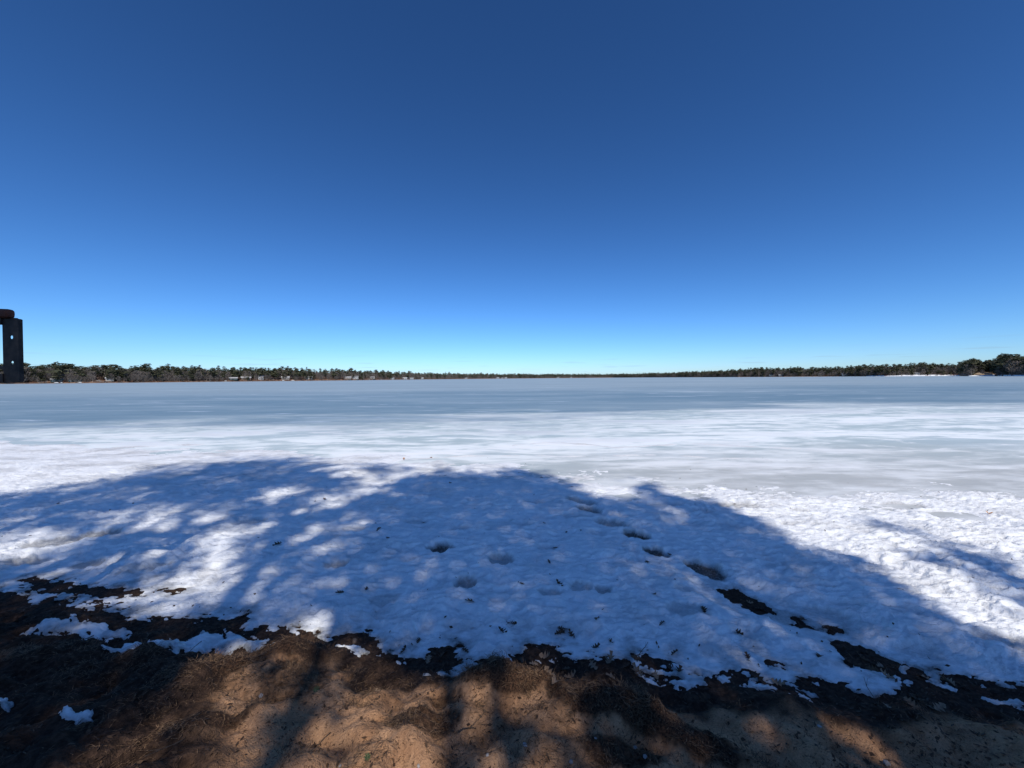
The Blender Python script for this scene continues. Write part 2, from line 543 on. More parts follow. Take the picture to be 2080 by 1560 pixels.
def bank_fields(X, Y):
    s = edge_smooth(X) - Y
    z = -0.035 + 0.27 * sm(s, -0.05, 1.7) - 0.03 * sm(-s, 0, 0.6)
    lit = np.zeros(X.shape)
    for (cx, cy, wx, wy, bz, l, ang) in _B:
        dx, dy = X - cx, Y - cy
        u = (dx * math.cos(ang) + dy * math.sin(ang)) / wx
        v = (-dx * math.sin(ang) + dy * math.cos(ang)) / wy
        g = np.exp(-1.1 * (u * u + v * v))
        z = z + 1.25 * bz * g
        lit = np.maximum(lit, l * sm(g, 0.12, 0.6))
    k = sm(s, -0.1, 0.4)
    patchy = sm(fbm(X * 2.3, Y * 2.8, 4, 27, 0.6), 0.0, 0.55)
    lit = np.maximum(lit, 0.46 * patchy * sm(s, 0.05, 0.3))
    z = z + k * (0.060 * fbm(X * 1.9, Y * 1.9, 3, 5) + 0.046 * fbm(X * 4.6, Y * 5.4, 3, 9)) + 0.0035 * fbm(X * 34, Y * 34, 3, 12)
    z = z + 0.022 * lit * np.abs(fbm(X * 16, Y * 18, 3, 31))
    z = z - 0.6 * sm(Y, 4.6, 8.0)
    wet_and_shade = 1 - sm(s + 0.12 * fbm(X * 3, Y * 3, 3, 40), 0.14, 0.52)
    left = sm(-X - 0.55 * (Y - 1.2) + 0.25 * fbm(X * 2, Y * 2, 3, 44), 0.75, 1.45)  # tree shade painted into the sand colour at the left
    right = sm(X - 0.9 * Y + 0.25, 0.9, 1.6) * 0.8  # shade and lens falloff painted into the sand colour at the right
    wet_and_shade = np.maximum(wet_and_shade, np.maximum(left * 0.85, right))
    return z, lit, wet_and_shade


def box_of(X, Y, pts, r=0.6):
    p = np.array(pts)
    return (X > p[:, 0].min() - r) & (X < p[:, 0].max() + r) & (Y > p[:, 1].min() - r) & (Y < p[:, 1].max() + r)


def snow_mask(X, Y):
    jag = 0.075 * fbm((X - 0.25 * Y) * 5.5, (Y + 0.25 * X) * 10, 5, 61, 0.62)
    M = (Y - edge_y(X)) * 0.8 + jag
    for pts, w in BARES:
        b = box_of(X, Y, pts)
        if not b.any(): continue
        x, y = X[b], Y[b]
        d = poly_sdf(x, y, pts)
        M[b] = np.minimum(M[b], -(d * w) + 0.03 * (1 - w) + 0.035 * fbm(x * 11, y * 15, 3, 71, 0.6) - 0.01)
    # melt pocks close to the edge
    near = 1 - sm(Y - edge_y(X), 0.05, 0.55)
    M = np.minimum(M, 0.10 - 0.12 * near * sm(fbm(X * 9, Y * 12, 3, 88), 0.15, 0.75) + 10 * (1 - near))
    for pts in ISLANDS:
        b = box_of(X, Y, pts)
        if not b.any(): continue
        x, y = X[b], Y[b]
        d = poly_sdf(x, y, pts) + 0.052 * fbm((x - 0.5 * y) * 7, (y + 0.5 * x) * 18, 5, 77, 0.62) - 0.002
        M[b] = np.maximum(M[b], d)
    return M


FOOT = [  # photo x, y, width px, aspect, angle, depth, dark
    (1172, 990, 60, 0.6, -35, 0.018, 0.10), (1180, 1019, 62, 0.6, -35, 0.04, 0.45), (1196, 1037, 52, 0.62, -38, 0.05, 0.55),
    (1242, 1064, 66, 0.58, -40, 0.05, 0.45), (1292, 1088, 52, 0.66, -40, 0.055, 0.75), (1332, 1122, 50, 0.66, -42, 0.05, 0.75),
    (1430, 1150, 78, 0.58, -48, 0.06, 0.80), (895, 1113, 46, 0.85, 0, 0.055, 0.65), (1018, 1135, 48, 0.8, -15, 0.04, 0.42),
    (946, 1182, 46, 0.9, 0, 0.05, 0.50), (1110, 1111, 38, 0.8, 0, 0.02, 0.15), (1060, 1067, 40, 0.8, 0, 0.02, 0.15),
    (685, 1144, 44, 0.8, 20, 0.025, 0.40), (178, 1137, 52, 0.6, 15, 0.04, 0.45), (325, 1142, 40, 0.7, 15, 0.025, 0.35),
    (1178, 1192, 44, 0.7, 0, 0.025, 0.30), (1226, 1198, 36, 0.8, -70, 0.03, 0.40), (1118, 1204, 50, 0.6, 0, 0.02, 0.30),
    (1385, 1158, 46, 0.6, -30, 0.02, 0.08), (1356, 1166, 28, 0.9, 0, 0.018, 0.08), (1395, 1193, 54, 0.5, 0, 0.018, 0.25),
    (1395, 1238, 80, 0.4, -5, 0.018, 0.30), (1350, 1022, 66, 0.5, 0, 0.035, 0.22), (1500, 1024, 74, 0.5, -10, 0.03, 0.40),
    (1425, 1040, 44, 0.7, -60, 0.03, 0.22), (1478, 1067, 50, 0.6, -20, 0.025, 0.10), (1405, 1065, 50, 0.6, -20, 0.025, 0.12),
    (1835, 1022, 70, 0.5, -10, 0.03, 0.40), (1910, 1038, 60, 0.5, 10, 0.03, 0.30), (1625, 1033, 40, 0.6, 0, 0.02, 0.25),
    (1600, 1063, 34, 0.6, 0, 0.02, 0.25), (200, 1087, 70, 0.45, 15, 0.03, 0.50), (110, 1102, 90, 0.35, 15, 0.025, 0.45),
    (48, 1135, 70, 0.4, 10, 0.02, 0.40), (510, 1060, 60, 0.6, 0, 0.025, 0.28), (935, 1075, 40, 0.6, 0, 0.02, 0.20),
    (845, 1060, 46, 0.6, 0, 0.02, 0.22), (720, 1078, 50, 0.5, 10, 0.015, 0.25), (1670, 1235, 80, 0.5, -25, 0.03, 0.30),
    (1600, 1240, 100, 0.45, -35, 0.035, 0.42), (1720, 1225, 60, 0.5, -20, 0.02, 0.12), (1840, 1240, 70, 0.4, -20, 0.02, 0.15),
    (2040, 1300, 90, 0.5, -20, 0.02, 0.30), (1870, 1315, 80, 0.5, -15, 0.015, 0.20), (1210, 1085, 40, 0.7, 0, 0.02, 0.12),
    (1160, 1050, 44, 0.6, 0, 0.02, 0.16), (1085, 1020, 44, 0.5, 0, 0.02, 0.20), (780, 1215, 60, 0.5, 10, 0.012, 0.28),
]


def snow_fields(X, Y):
    G, _, _ = bank_fields(X, Y)
    B = G * (1 - sm(Y, 3.6, 4.6)) + (-0.052) * sm(Y, 3.6, 4.6)
    M = snow_mask(X, Y)
    yfar = np.interp(X, [-16, -7, 0, 2.6, 6, 12], [11.5, 10.2, 8.4, 6.4, 6.0, 5.8])
    Fz = 1 - 1.25 * sm(Y + 0.8 * fbm(X * 0.5, Y * 0.8, 3, 90), yfar - 2.6, yfar + 0.7)
    thick = np.where(M > 0, 0.008 + 0.074 * sm(M, 0.0, 0.36), -0.03 + 0.0 * M)
    lip = np.clip(M / 0.012, -1, 1)
    thick = np.where(np.abs(M) < 0.012, -0.008 + 0.022 * lip, thick)
    thick = thick * np.where(M > 0, Fz, 1)
    wx = X + 0.06 * fbm(X * 3.1, Y * 3.1, 2, 101)
    wy = Y + 0.06 * fbm(X * 3.3, Y * 3.3, 2, 103)
    f1, f2 = worley(wx * 6.6 + 0.3 * wy, wy * 10.5, 3)
    f1b, _ = worley(wx * 16 + 2, wy * 24, 8)
    amp = 0.55 + 0.6 * fbm(X * 0.9, Y * 0.9, 2, 110)
    amp = np.clip(amp, 0.15, 1.3)
    hollow = 1 - np.minimum(f1, 0.8) / 0.8
    rel = amp * (0.046 * np.minimum(f1, 0.9) ** 1.6 + 0.020 * np.minimum(f1b, 0.9) ** 1.3) - 0.026
    rel = rel + 0.024 * fbm(X * 1.6, Y * 2.0, 3, 120) + 0.030 * (0.6 - np.abs(fbm(wx * 5.5, wy * 9.5, 3, 130, 0.42)))
    flat = 1 - 0.62 * sm(Y, 5.5, 9.0)
    thin = sm(M, 0.0, 0.20)
    rel = rel * flat * (0.25 + 0.75 * thin)
    dirt = 0.48 * sm(0.36 - M, 0.02, 0.34) * sm(fbm(X * 4, Y * 5, 4, 140, 0.6), -0.35, 0.6)
    dirt = dirt + 0.16 * sm(fbm(X * 1.3, Y * 1.9, 4, 150), 0.05, 0.8) + 0.42 * sm(0.07 - M, 0.0, 0.065) * sm(fbm(X * 9, Y * 11, 3, 155), -0.5, 0.4)
    dirt = dirt + 0.26 * np.clip(amp, 0, 1) * sm(hollow, 0.35, 0.9) * sm(fbm(X * 2.2, Y * 2.6, 3, 160), -0.5, 0.5)  # grey hollows: gathered dirt plus painted shading that brings out the relief
    dirt = dirt + 0.30 * sm(Y, 4.8, 7.5) * sm(fbm(X * 0.9, Y * 1.7, 4, 165, 0.6), -0.25, 0.6)
    dep = np.zeros(X.shape)
    for (a, b, w, asp, ang, d, k) in FOOT:
        c = at(a, b, 0.0)
        L = (at(a + w / 2, b, 0.0) - c).length * 1.24
        d, k = d * 1.15, min(1.0, k * 1.5)
        A = R(ang)
        near = (np.abs(X - c.x) < 2.2 * L) & (np.abs(Y - c.y) < 2.2 * L)
        dx, dy = X[near] - c.x, Y[near] - c.y
        dx = dx + 0.02 * fbm(X[near] * 12, Y[near] * 12, 2, 171)
        dy = dy + 0.02 * fbm(X[near] * 12, Y[near] * 12, 2, 177)
        u = (dx * math.cos(A) + dy * math.sin(A)) / L
        v = (-dx * math.sin(A) + dy * math.cos(A)) / (L * max(asp, 0.55))
        r = np.sqrt(u * u + v * v)
        dep[near] -= d * (1 - sm(r, 0.62, 1.04))
        dep[near] += 0.10 * d * np.exp(-((r - 1.2) / 0.18) ** 2)
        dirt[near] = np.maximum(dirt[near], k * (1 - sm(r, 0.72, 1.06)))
    # icy melt trough between the two bare patches on the right
    t0, t1 = at(1500, 1195, 0), at(1790, 1350, 0)
    ax, ay = t1.x - t0.x, t1.y - t0.y
    LL = math.hypot(ax, ay)
    tt = ((X - t0.x) * ax + (Y - t0.y) * ay) / LL ** 2
    off = ((X - t0.x) * -ay + (Y - t0.y) * ax) / LL + 0.02 * fbm(X * 5, Y * 5, 2, 181) - 0.07
    tr = np.exp(-(off / 0.11) ** 2) * sm(tt, -0.05, 0.1) * (1 - sm(tt, 0.9, 1.1))
    dep = dep - 0.028 * tr
    dirt = np.maximum(dirt, 0.34 * tr * sm(fbm(X * 6, Y * 8, 3, 185), -0.5, 0.3))
    Zs = B + thick + np.where(M > 0, rel + dep * sm(M, 0, 0.03), 0)
    Zs = np.where((M > 0.015) & (Y < 4.6), np.maximum(Zs, B + 0.010 + 0.003 * fbm(X * 30, Y * 30, 2, 190)), Zs)
    return Zs, np.clip(dirt, 0, 1), M


def grid_mesh(name, X, Y, Z, mat):
    r, c = X.shape
    V = np.stack([X, Y, Z], -1).reshape(-1, 3)
    i = np.arange(r * c).reshape(r, c)
    F = np.stack([i[:-1, :-1], i[:-1, 1:], i[1:, 1:], i[1:, :-1]], -1).reshape(-1, 4)
    return V, F


# bank (ground) -------------------------------------------------------------
ys = np.concatenate([-18 * (np.linspace(1, 0, 46)[:-1] ** 1.8) + 0.95, np.arange(0.95, 3.6, 0.0095), np.linspace(3.6, 9, 40)])
xs = np.concatenate([-np.geomspace(60, 4.2, 50)[:-1], np.linspace(-4.2, 4.2, 800), np.geomspace(4.2, 60, 50)[1:]])
GX, GY = np.meshgrid(xs, ys)
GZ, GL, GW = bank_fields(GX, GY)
V, F = grid_mesh('ground', GX, GY, GZ, SAND)
me = np_mesh('ground', V, F, SAND, smooth=True)
attr(me, 'litter', GL)
attr(me, 'wet_and_shade', GW)
tag(link(bpy.data.objects.new('ground', me)), 'sandy lake bank with dark damp soil at the snow edge and dry grass', kind='structure')

# snow ------------------------------------------------------------------------
sy = np.geomspace(1.35, 15.0, 690)
st = np.linspace(-1.75, 1.75, 900)
SY = np.repeat(sy[:, None], len(st), 1)
SX = st[None, :] * (SY + 0.6)
SZ, SD, SM = snow_fields(SX, SY)
V, F = grid_mesh('snow', SX, SY, SZ, SNOW)
keep = (SM.reshape(-1)[F].max(1) > -0.05) & ((SZ.reshape(-1)[F].max(1) > -0.06) | (SY.reshape(-1)[F].max(1) < 5))
F = F[keep]
used = np.zeros(len(V), bool); used[F.ravel()] = True
idx = np.cumsum(used) - 1
me = np_mesh('snow', V[used], idx[F], SNOW, smooth=True)
attr(me, 'dirt', SD.reshape(-1)[used])
tag(link(bpy.data.objects.new('snow', me)), 'old trampled snow with melted footprints along the shore', kind='structure')

# lake ------------------------------------------------------------------------
V = [(-9000, 4.2, -0.045), (9000, 4.2, -0.045), (9000, 9000, -0.045), (-9000, 9000, -0.045)]
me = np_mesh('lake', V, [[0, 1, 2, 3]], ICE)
tag(link(bpy.data.objects.new('lake', me)), 'frozen lake of blue grey ice with white streaks', kind='structure')

def ice_ridge(pts, w, h, label):
    P_ = [at(a, b, -0.045) for a, b in pts]
    X, Y = [p_.x for p_ in P_], [p_.y for p_ in P_]
    t = np.concatenate([[0], np.cumsum(np.hypot(np.diff(X), np.diff(Y)))])
    tt = np.arange(0, t[-1], 0.06)
    x, y = np.interp(tt, t, X), np.interp(tt, t, Y)
    y = y + 0.22 * fbm(tt * 0.5, tt * 0 + pts[0][0], 4, 401)
    hh = h * np.clip(0.35 + fbm(tt * 1.3, tt * 0 + pts[0][1], 3, 402), 0, 1.4)
    ww = w * (0.6 + 0.5 * np.abs(fbm(tt * 0.9, tt * 0 + 5, 3, 403)))
    V = np.stack([np.stack([x, y - ww, 0 * x - 0.05], -1), np.stack([x, y - 0.15 * ww, -0.048 + hh], -1), np.stack([x, y + 0.3 * ww, -0.05 + 0.7 * hh], -1), np.stack([x, y + ww, 0 * x - 0.05], -1)], 1).reshape(-1, 3)
    n = len(tt)
    i = np.arange(n - 1) * 4
    F = np.concatenate([np.stack([i + k, i + 4 + k, i + 5 + k, i + k + 1], -1) for k in range(3)])
    me = np_mesh('ice_ridge', V, F, SNOW, True)
    attr(me, 'dirt', np.repeat(0.25 + 0.2 * fbm(tt * 0.7, tt * 0 + 9, 2, 404), 4))
    tag(link(bpy.data.objects.new('ice_ridge', me)), label, kind='structure')


ice_ridge([(690, 938), (900, 930), (1100, 924), (1300, 926), (1500, 930), (1580, 936)], 0.10, 0.030, 'low refrozen crack ridge crossing the near ice')
ice_ridge([(-40, 934), (200, 928), (450, 931), (700, 938)], 0.14, 0.022, 'low refrozen crack ridge at the left')
ice_ridge([(1040, 905), (1140, 899), (1250, 908), (1400, 902), (1600, 909)], 0.16, 0.035, 'snowy ridge line on the ice')

# ------------------------------------------------------------------ far shore
SHORE = [(-900, 260), (-500, 290), (-250, 315), (0, 350), (50, 365), (200, 390), (400, 468), (600, 575), (700, 660), (800, 850), (900, 1100),
         (1000, 1450), (1120, 1800), (1240, 2100), (1300, 1800), (1400, 1200), (1500, 930), (1600, 810), (1700, 730), (1800, 625),
         (1850, 605), (1900, 594), (1940, 585), (1953, 530), (1965, 440), (2022, 425), (2036, 372), (2060, 345), (2200, 300), (2500, 270), (2900, 250)]
SPX = np.array([p[0] for p in SHORE], float)
SDP = np.array([p[1] for p in SHORE], float)


def shore_depth(px): return np.interp(px, SPX, SDP)


LO = [-4, 0, 2.5, 8, 25, 60, 160, 2500]
LZ = [-1.0, -0.05, 0.7, 2.0, 3.6, 5.6, 13.0, 14.0]


def land_z(o, px=0): return float(np.interp(o, LO, LZ))


def shore_pt(px, off):
    d = float(shore_depth(px))
    x, y = (px - CX) / F_PX * d, d
    L = math.hypot(x, y)
    k = 1 + off / L
    return Vector((x * k, y * k, land_z(off)))


pxs = np.arange(-900, 2901, 8.0)
Vs, Fs = [], []
for i, p in enumerate(pxs):
    w = 2.2 * float(perlin(np.array([p * 0.05]), np.array([3.3]), 5)[0])
    for j, o in enumerate(LO):
        q = shore_pt(p, o + (w if 0 <= o < 30 else 0))
        q.z = LZ[j] + (0.5 * float(perlin(np.array([p * 0.11]), np.array([j * 2.7]), 8)[0]) if j > 2 else 0)
        Vs.append(q)
nL = len(LO)
for i in range(len(pxs) - 1):
    for j in range(nL - 1):
        a = i * nL + j
        Fs.append((a, a + nL, a + nL + 1, a + 1))
me = np_mesh('far_shore', [tuple(v) for v in Vs], Fs, LAND, smooth=True)
tag(link(bpy.data.objects.new('far_shore', me)), 'brown wooded far shore of the frozen lake', kind='structure')


# ---- tree shapes (about one unit = one metre), as (V, F tris, part id)
def cone_trunk(h, r0, r1, n=5):
    V, F = [], []
    for k, (z, r) in enumerate(((0, r0), (h, r1))):
        for i in range(n):
            a = 6.2832 * i / n
            V.append((r * math.cos(a), r * math.sin(a), z))
    for i in range(n):
        j = (i + 1) % n
        F += [(i, j, n + j), (i, n + j, n + i)]
    return V, F


def pine_crown(h, rs, wide=0.21, lo=0.22, tiers=11):
    V, F = [], []
    top = h
    for t in range(tiers):
        u = (t + rs.uniform(0, 0.6)) / tiers
        z = h * (lo + (1.0 - lo) * u)
        rad = h * wide * (0.42 + 0.8 * math.sin(math.pi * min(0.5 + 0.5 * u, 1.0))) * rs.uniform(0.65, 1.2)
        if u < 0.25: rad *= 0.75 + u
        nb = rs.integers(6, 9)
        a0 = rs.uniform(0, 6.28)
        for b in range(nb):
            a = a0 + 6.283 * b / nb + rs.uniform(-0.4, 0.4)
            L = rad * rs.uniform(0.55, 1.15)
            ca, sa = math.cos(a), math.sin(a)
            up = rs.uniform(0.0, 0.3) * L
            wd = L * rs.uniform(0.4, 0.65)
            for q in range(5):                              # needle clumps along the branch
                t_ = rs.uniform(0.3, 1.0) if q else 1.0
                w_ = wd * rs.uniform(0.45, 0.9)
                cx_, cy_, cz_ = t_ * L * ca + rs.normal() * wd * 0.25, t_ * L * sa + rs.normal() * wd * 0.25, z + up * t_ + rs.normal() * h * 0.014
                n1, n2 = rs.uniform(-1, 1, 3) * w_, rs.uniform(-1, 1, 3) * w_
                i = len(V)
                V += [(cx_ - n1[0], cy_ - n1[1], cz_ - 0.55 * n1[2]), (cx_ - n2[0], cy_ - n2[1], cz_ - 0.55 * n2[2]),
                      (cx_ + n1[0], cy_ + n1[1], cz_ + 0.55 * n1[2]), (cx_ + n2[0], cy_ + n2[1], cz_ + 0.55 * n2[2])]
                F += [(i, i + 1, i + 2), (i, i + 2, i + 3)]
    i = len(V)
    r = h * 0.035
    V += [(r, 0, h * 0.93), (-r, r, h * 0.93), (-r, -r, h * 0.93), (0, 0, h * 0.985)]
    F += [(i, i + 1, i + 3), (i + 1, i + 2, i + 3), (i + 2, i, i + 3)]
    return V, F


def bare_crown(h, rs, n=80, wide=0.28, lo=0.3):
    V, F = [], []
    for k in range(n):
        u = rs.uniform(0, 1)
        z = h * (lo + (0.92 - lo) * u)
        rad = h * wide * math.sin(math.pi * (0.15 + 0.8 * u)) * math.sqrt(rs.uniform(0.05, 1))
        a = rs.uniform(0, 6.283)
        c = Vector((rad * math.cos(a), rad * math.sin(a), z))
        d = Vector((math.cos(a) * rs.uniform(0.1, 1), math.sin(a) * rs.uniform(0.1, 1), rs.uniform(0.5, 1.3))).normalized()
        L = h * rs.uniform(0.07, 0.17)
        s = d.cross(Vector((rs.uniform(-1, 1), rs.uniform(-1, 1), rs.uniform(-.3, .3)))).normalized() * h * rs.uniform(0.006, 0.017)
        i = len(V)
        V += [tuple(c - d * L * .5 - s), tuple(c - d * L * .5 + s), tuple(c + d * L * .6)]
        F.append((i, i + 1, i + 2))
    for k in range(7):                                     # limbs
        a = rs.uniform(0, 6.283)
        z0 = h * rs.uniform(0.28, 0.5)
        tip = Vector((h * wide * .7 * math.cos(a), h * wide * .7 * math.sin(a), z0 + h * rs.uniform(.2, .35)))
        s = Vector((-math.sin(a), math.cos(a), 0)) * h * 0.008
        i = len(V)
        V += [tuple(Vector((0, 0, z0)) - s), tuple(Vector((0, 0, z0)) + s), tuple(tip)]
        F.append((i, i + 1, i + 2))
    return V, F


def bush(h, rs, n=34):
    V, F = [], []
    for k in range(n):
        a = rs.uniform(0, 6.283)
        r = h * 0.75 * math.sqrt(rs.uniform(0, 1))
        c = Vector((r * math.cos(a), r * math.sin(a), h * rs.uniform(0.05, 0.75) * (1 - 0.4 * r / h)))
        i = len(V)
        for q in range(3):
            V.append(tuple(c + Vector(rs.uniform(-1, 1, 3)) * h * 0.27))
        F.append((i, i + 1, i + 2))
    return V, F


PINES, BARES_T, BUSHES = [], [], []
for k in range(7):
    rs = np.random.default_rng(100 + k)
    h = 15.0
    cv = pine_crown(h, rs, wide=[0.19, 0.23, 0.16, 0.25, 0.21, 0.18, 0.24][k], lo=[0.2, 0.28, 0.15, 0.33, 0.22, 0.12, 0.3][k], tiers=[11, 10, 13, 9, 11, 13, 10][k])
    tv = cone_trunk(h * 0.93, 0.26, 0.05)
    PINES.append((cv, tv, np_mesh('crown', *cv, PINE), np_mesh('trunk', *tv, BARK)))
for k in range(6):
    rs = np.random.default_rng(200 + k)
    h = 13.0
    cv = bare_crown(h, rs, n=190, wide=[0.28, 0.33, 0.24, 0.3, 0.36, 0.26][k], lo=[0.3, 0.22, 0.3, 0.18, 0.25, 0.2][k])
    tv = cone_trunk(h * 0.7, 0.22, 0.05)
    BARES_T.append((cv, tv, np_mesh('crown', *cv, BARE), np_mesh('trunk', *tv, PALEBARK if k == 2 else BARK)))
for k in range(4):
    rs = np.random.default_rng(300 + k)
    BUSHES.append(bush(3.0, rs))
BUSH_ME = [np_mesh('shrub', *b, RUSSET if i < 2 else BARE) for i, b in enumerate(BUSHES)]

# plan all far trees, then nearest ones become individuals and the rest one mass
plan = []
trs = np.random.default_rng(55)
for off, sp, kind_p in ((3.0, 3.0, 0.12), (8, 2.7, 0.45), (15, 2.7, 0.55), (24, 3.0, 0.62), (36, 3.6, 0.7), (52, 4.2, 0.75), (75, 5.0, 0.75)):
    p = -420.0 if off < 20 else -160.0
    while p < 2400:
        d = float(shore_depth(p))
        p += sp * (0.7 if p > 1950 else 1.0) * F_PX / d * trs.uniform(0.55, 1.45)
        gap = 1.0
        if 455 < p < 830 and off < 12: gap = 0.38            # cottages on the open bluff
        if 78 < p < 250 and off < 6: gap = 0.35
        if 190 < p < 220 and off < 20: gap = 0.0 if off < 12 else 0.3
        if 1850 < p < 1960 and off < 6: gap = 0.3
        if 1978 < p < 2025 and off < 12: gap = 0.1
        if trs.uniform() > gap: continue
        o = off + trs.uniform(-2, 2.5)
        kp = kind_p
        if 560 < p < 1000: kp *= 0.75
        if p > 1300: kp = min(1.0, kp * 1.15)
        pine = trs.uniform() < kp
        hs = trs.uniform(0.6, 1.16) * (1.0 if off > 6 else 0.75) * (1 + 0.16 * float(perlin(np.array([p * 0.021]), np.array([1.7]), 4)[0]))
        plan.append((d + o, p, o, pine, hs))
plan.sort()
n_p = n_b = 0
massP, massB = [], []


def add_mass(lst, cv, loc, s, rz):
    v = np.array(cv[0]) * s
    c, sn = math.cos(rz), math.sin(rz)
    w = np.stack([v[:, 0] * c - v[:, 1] * sn + loc.x, v[:, 0] * sn + v[:, 1] * c + loc.y, v[:, 2] + loc.z], -1)
    lst.append((w, np.array(cv[1])))


WHERE = [(20, 'behind the metal stand'), (105, 'right beside the metal stand'), (190, 'left of the white ramp'),
         (330, 'right of the white ramp'), (455, 'left of the open bluff'), (560, 'around the open brown bluff'),
         (690, 'above the upturned boats'), (830, 'by the pale bluff stairs'), (1150, 'on the distant left shore'), (1560, 'on the receding right shore'),
         (1700, 'by the leftmost right shore cottages'), (1850, 'by the white right shore cabin'), (1960, 'behind the bright snow beach'),
         (2030, 'around the sandy knoll'), (9999, 'at the far right end')]


def where(p): return next(w for lim, w in WHERE if p < lim)


def tree_words(p, o, pine, hs):
    size = 'tall' if hs > 0.98 else 'short' if hs < 0.76 else 'mid sized'
    row = 'front row' if o < 7 else 'back row' if o > 20 else 'middle row'
    kind = 'dark green pine' if pine else 'bare grey tree'
    w = where(p)
    return '%s %s, %s, %s' % (size, kind, row, w), '%s %ss, %s, %s' % (size, kind, row, w)


for dd, p, o, pine, hs in plan:
    loc = shore_pt(p, o)
    loc.z -= 0.2
    rz = trs.uniform(0, 6.283)
    k = trs.integers(0, 7 if pine else 6)
    src = (PINES if pine else BARES_T)[k]
    infr = -60 < p < 2140
    cnt = n_p if pine else n_b
    if infr and cnt < 285:
        lb, gr = tree_words(p, o, pine, hs)
        e = empty('pine_tree' if pine else 'bare_tree', loc, lb, 'tree', gr, rz)
        e.scale = (hs * 1.25, hs * 1.25, hs * trs.uniform(0.94, 1.06))
        link(bpy.data.objects.new('trunk', src[3]), e)
        link(bpy.data.objects.new('crown', src[2]), e)
        if pine: n_p += 1
        else: n_b += 1
    else:
        add_mass(massP if pine else massB, src[0], loc, hs, rz)
        add_mass(massB, src[1], loc, hs, rz)


def mass_obj(name, parts, mat, label):
    off, VV, FF = 0, [], []
    for v, f in parts:
        VV.append(v); FF.append(f + off); off += len(v)
    o = link(bpy.data.objects.new(name, np_mesh(name, np.concatenate(VV), np.concatenate(FF), mat)))
    return tag(o, label, kind='stuff')


mass_obj('pine_forest', massP, PINE, 'distant dark pine woods closing the far end of the lake')
mass_obj('bare_forest', massB, BARE, 'distant leafless woods mixed into the far shore pines')

# one bare crown that stands clear of the skyline, one tall tree group on the right
loc = shore_pt(186, 30)
e = empty('bare_tree', loc, 'tall bare rounded tree standing above the pines near the white ramp', 'tree')
e.scale = (1.2, 1.2, 1.22)
link(bpy.data.objects.new('trunk', BARES_T[4][3]), e)
link(bpy.data.objects.new('crown', BARES_T[4][2]), e)

# brush at the water line
srs = np.random.default_rng(77)
bl = []
p = -100.0
n_s = 0
while p < 2180:
    d = float(shore_depth(p))
    if d < 1000:
        o = srs.uniform(0.8, 6)
        loc = shore_pt(p, o)
        loc.z -= 0.15
        s = srs.uniform(0.35, 0.95)
        if not (1978 < p < 2025) and n_s < 280:
            red = srs.uniform() < (0.55 if p < 1200 else 0.3)
            k = srs.integers(0, 2) + (0 if red else 2)
            ob = link(bpy.data.objects.new('shrub', BUSH_ME[k]))
            ob.location = loc
            ob.rotation_euler = (0, 0, srs.uniform(0, 6.28))
            ob.scale = (s * 1.2, s * 1.2, s)
            size = 'knee high' if s < 0.55 else 'taller' if s > 0.78 else 'low'
            kind = 'russet' if red else 'grey leafless'
            tag(ob, '%s %s brush at the ice edge %s' % (size, kind, where(p)), 'shrub', '%s %s brush %s' % (size, kind, where(p)))
            n_s += 1
    p += (4.2 if p < 1200 else 5.0) * F_PX / d * srs.uniform(0.5, 1.6)


# ---- cottages, boats, ramps on the far shore
def cottage(px, off, w, dep, hw, hr, wall, roof, label, nwin=2, chim=False):
    loc = shore_pt(px, off)
    loc.z -= 0.2
    rz = math.atan2(loc.y, loc.x) - math.pi / 2
    e = empty('cottage', loc, label, 'cottage', 'cottages on the far shore', rz)
    bm = bmesh.new()
    bm_box(bm, (-w / 2, -dep / 2, 0), (w / 2, dep / 2, hw))
    bm_obj('wall', bm, wall, e)
    bm = bmesh.new()
    o = 0.5
    pts = [(-w / 2 - o, -dep / 2 - o, hw - .1), (w / 2 + o, -dep / 2 - o, hw - .1), (w / 2 + o, dep / 2 + o, hw - .1), (-w / 2 - o, dep / 2 + o, hw - .1),
           (-w / 2 - o, 0, hw + hr), (w / 2 + o, 0, hw + hr)]
    vs_ = [bm.verts.new(q) for q in pts]
    for f in ((0, 1, 5, 4), (2, 3, 4, 5), (0, 4, 3), (1, 2, 5), (3, 2, 1, 0)):
        bm.faces.new([vs_[i] for i in f])
    rf = bm_obj('roof', bm, roof, e)
    if chim:
        bm = bmesh.new()
        bm_box(bm, (w * .2, -.5, hw), (w * .2 + .8, .4, hw + hr + 1))
        bm_obj('chimney', bm, BROWN, rf)
    for i in range(nwin):
        x = -w / 2 + w * (i + 0.5) / nwin
        bm = bmesh.new()
        bm_box(bm, (x - .8, -dep / 2 - .08, 1.0), (x + .8, -dep / 2 - .003, 2.2))
        wd = bm_obj('window', bm, WHITE, e)
        bm = bmesh.new()
        bm_box(bm, (x - .65, -dep / 2 - .12, 1.12), (x + .65, -dep / 2 - .083, 2.08))
        bm_obj('pane', bm, GLASS, wd)
    return e


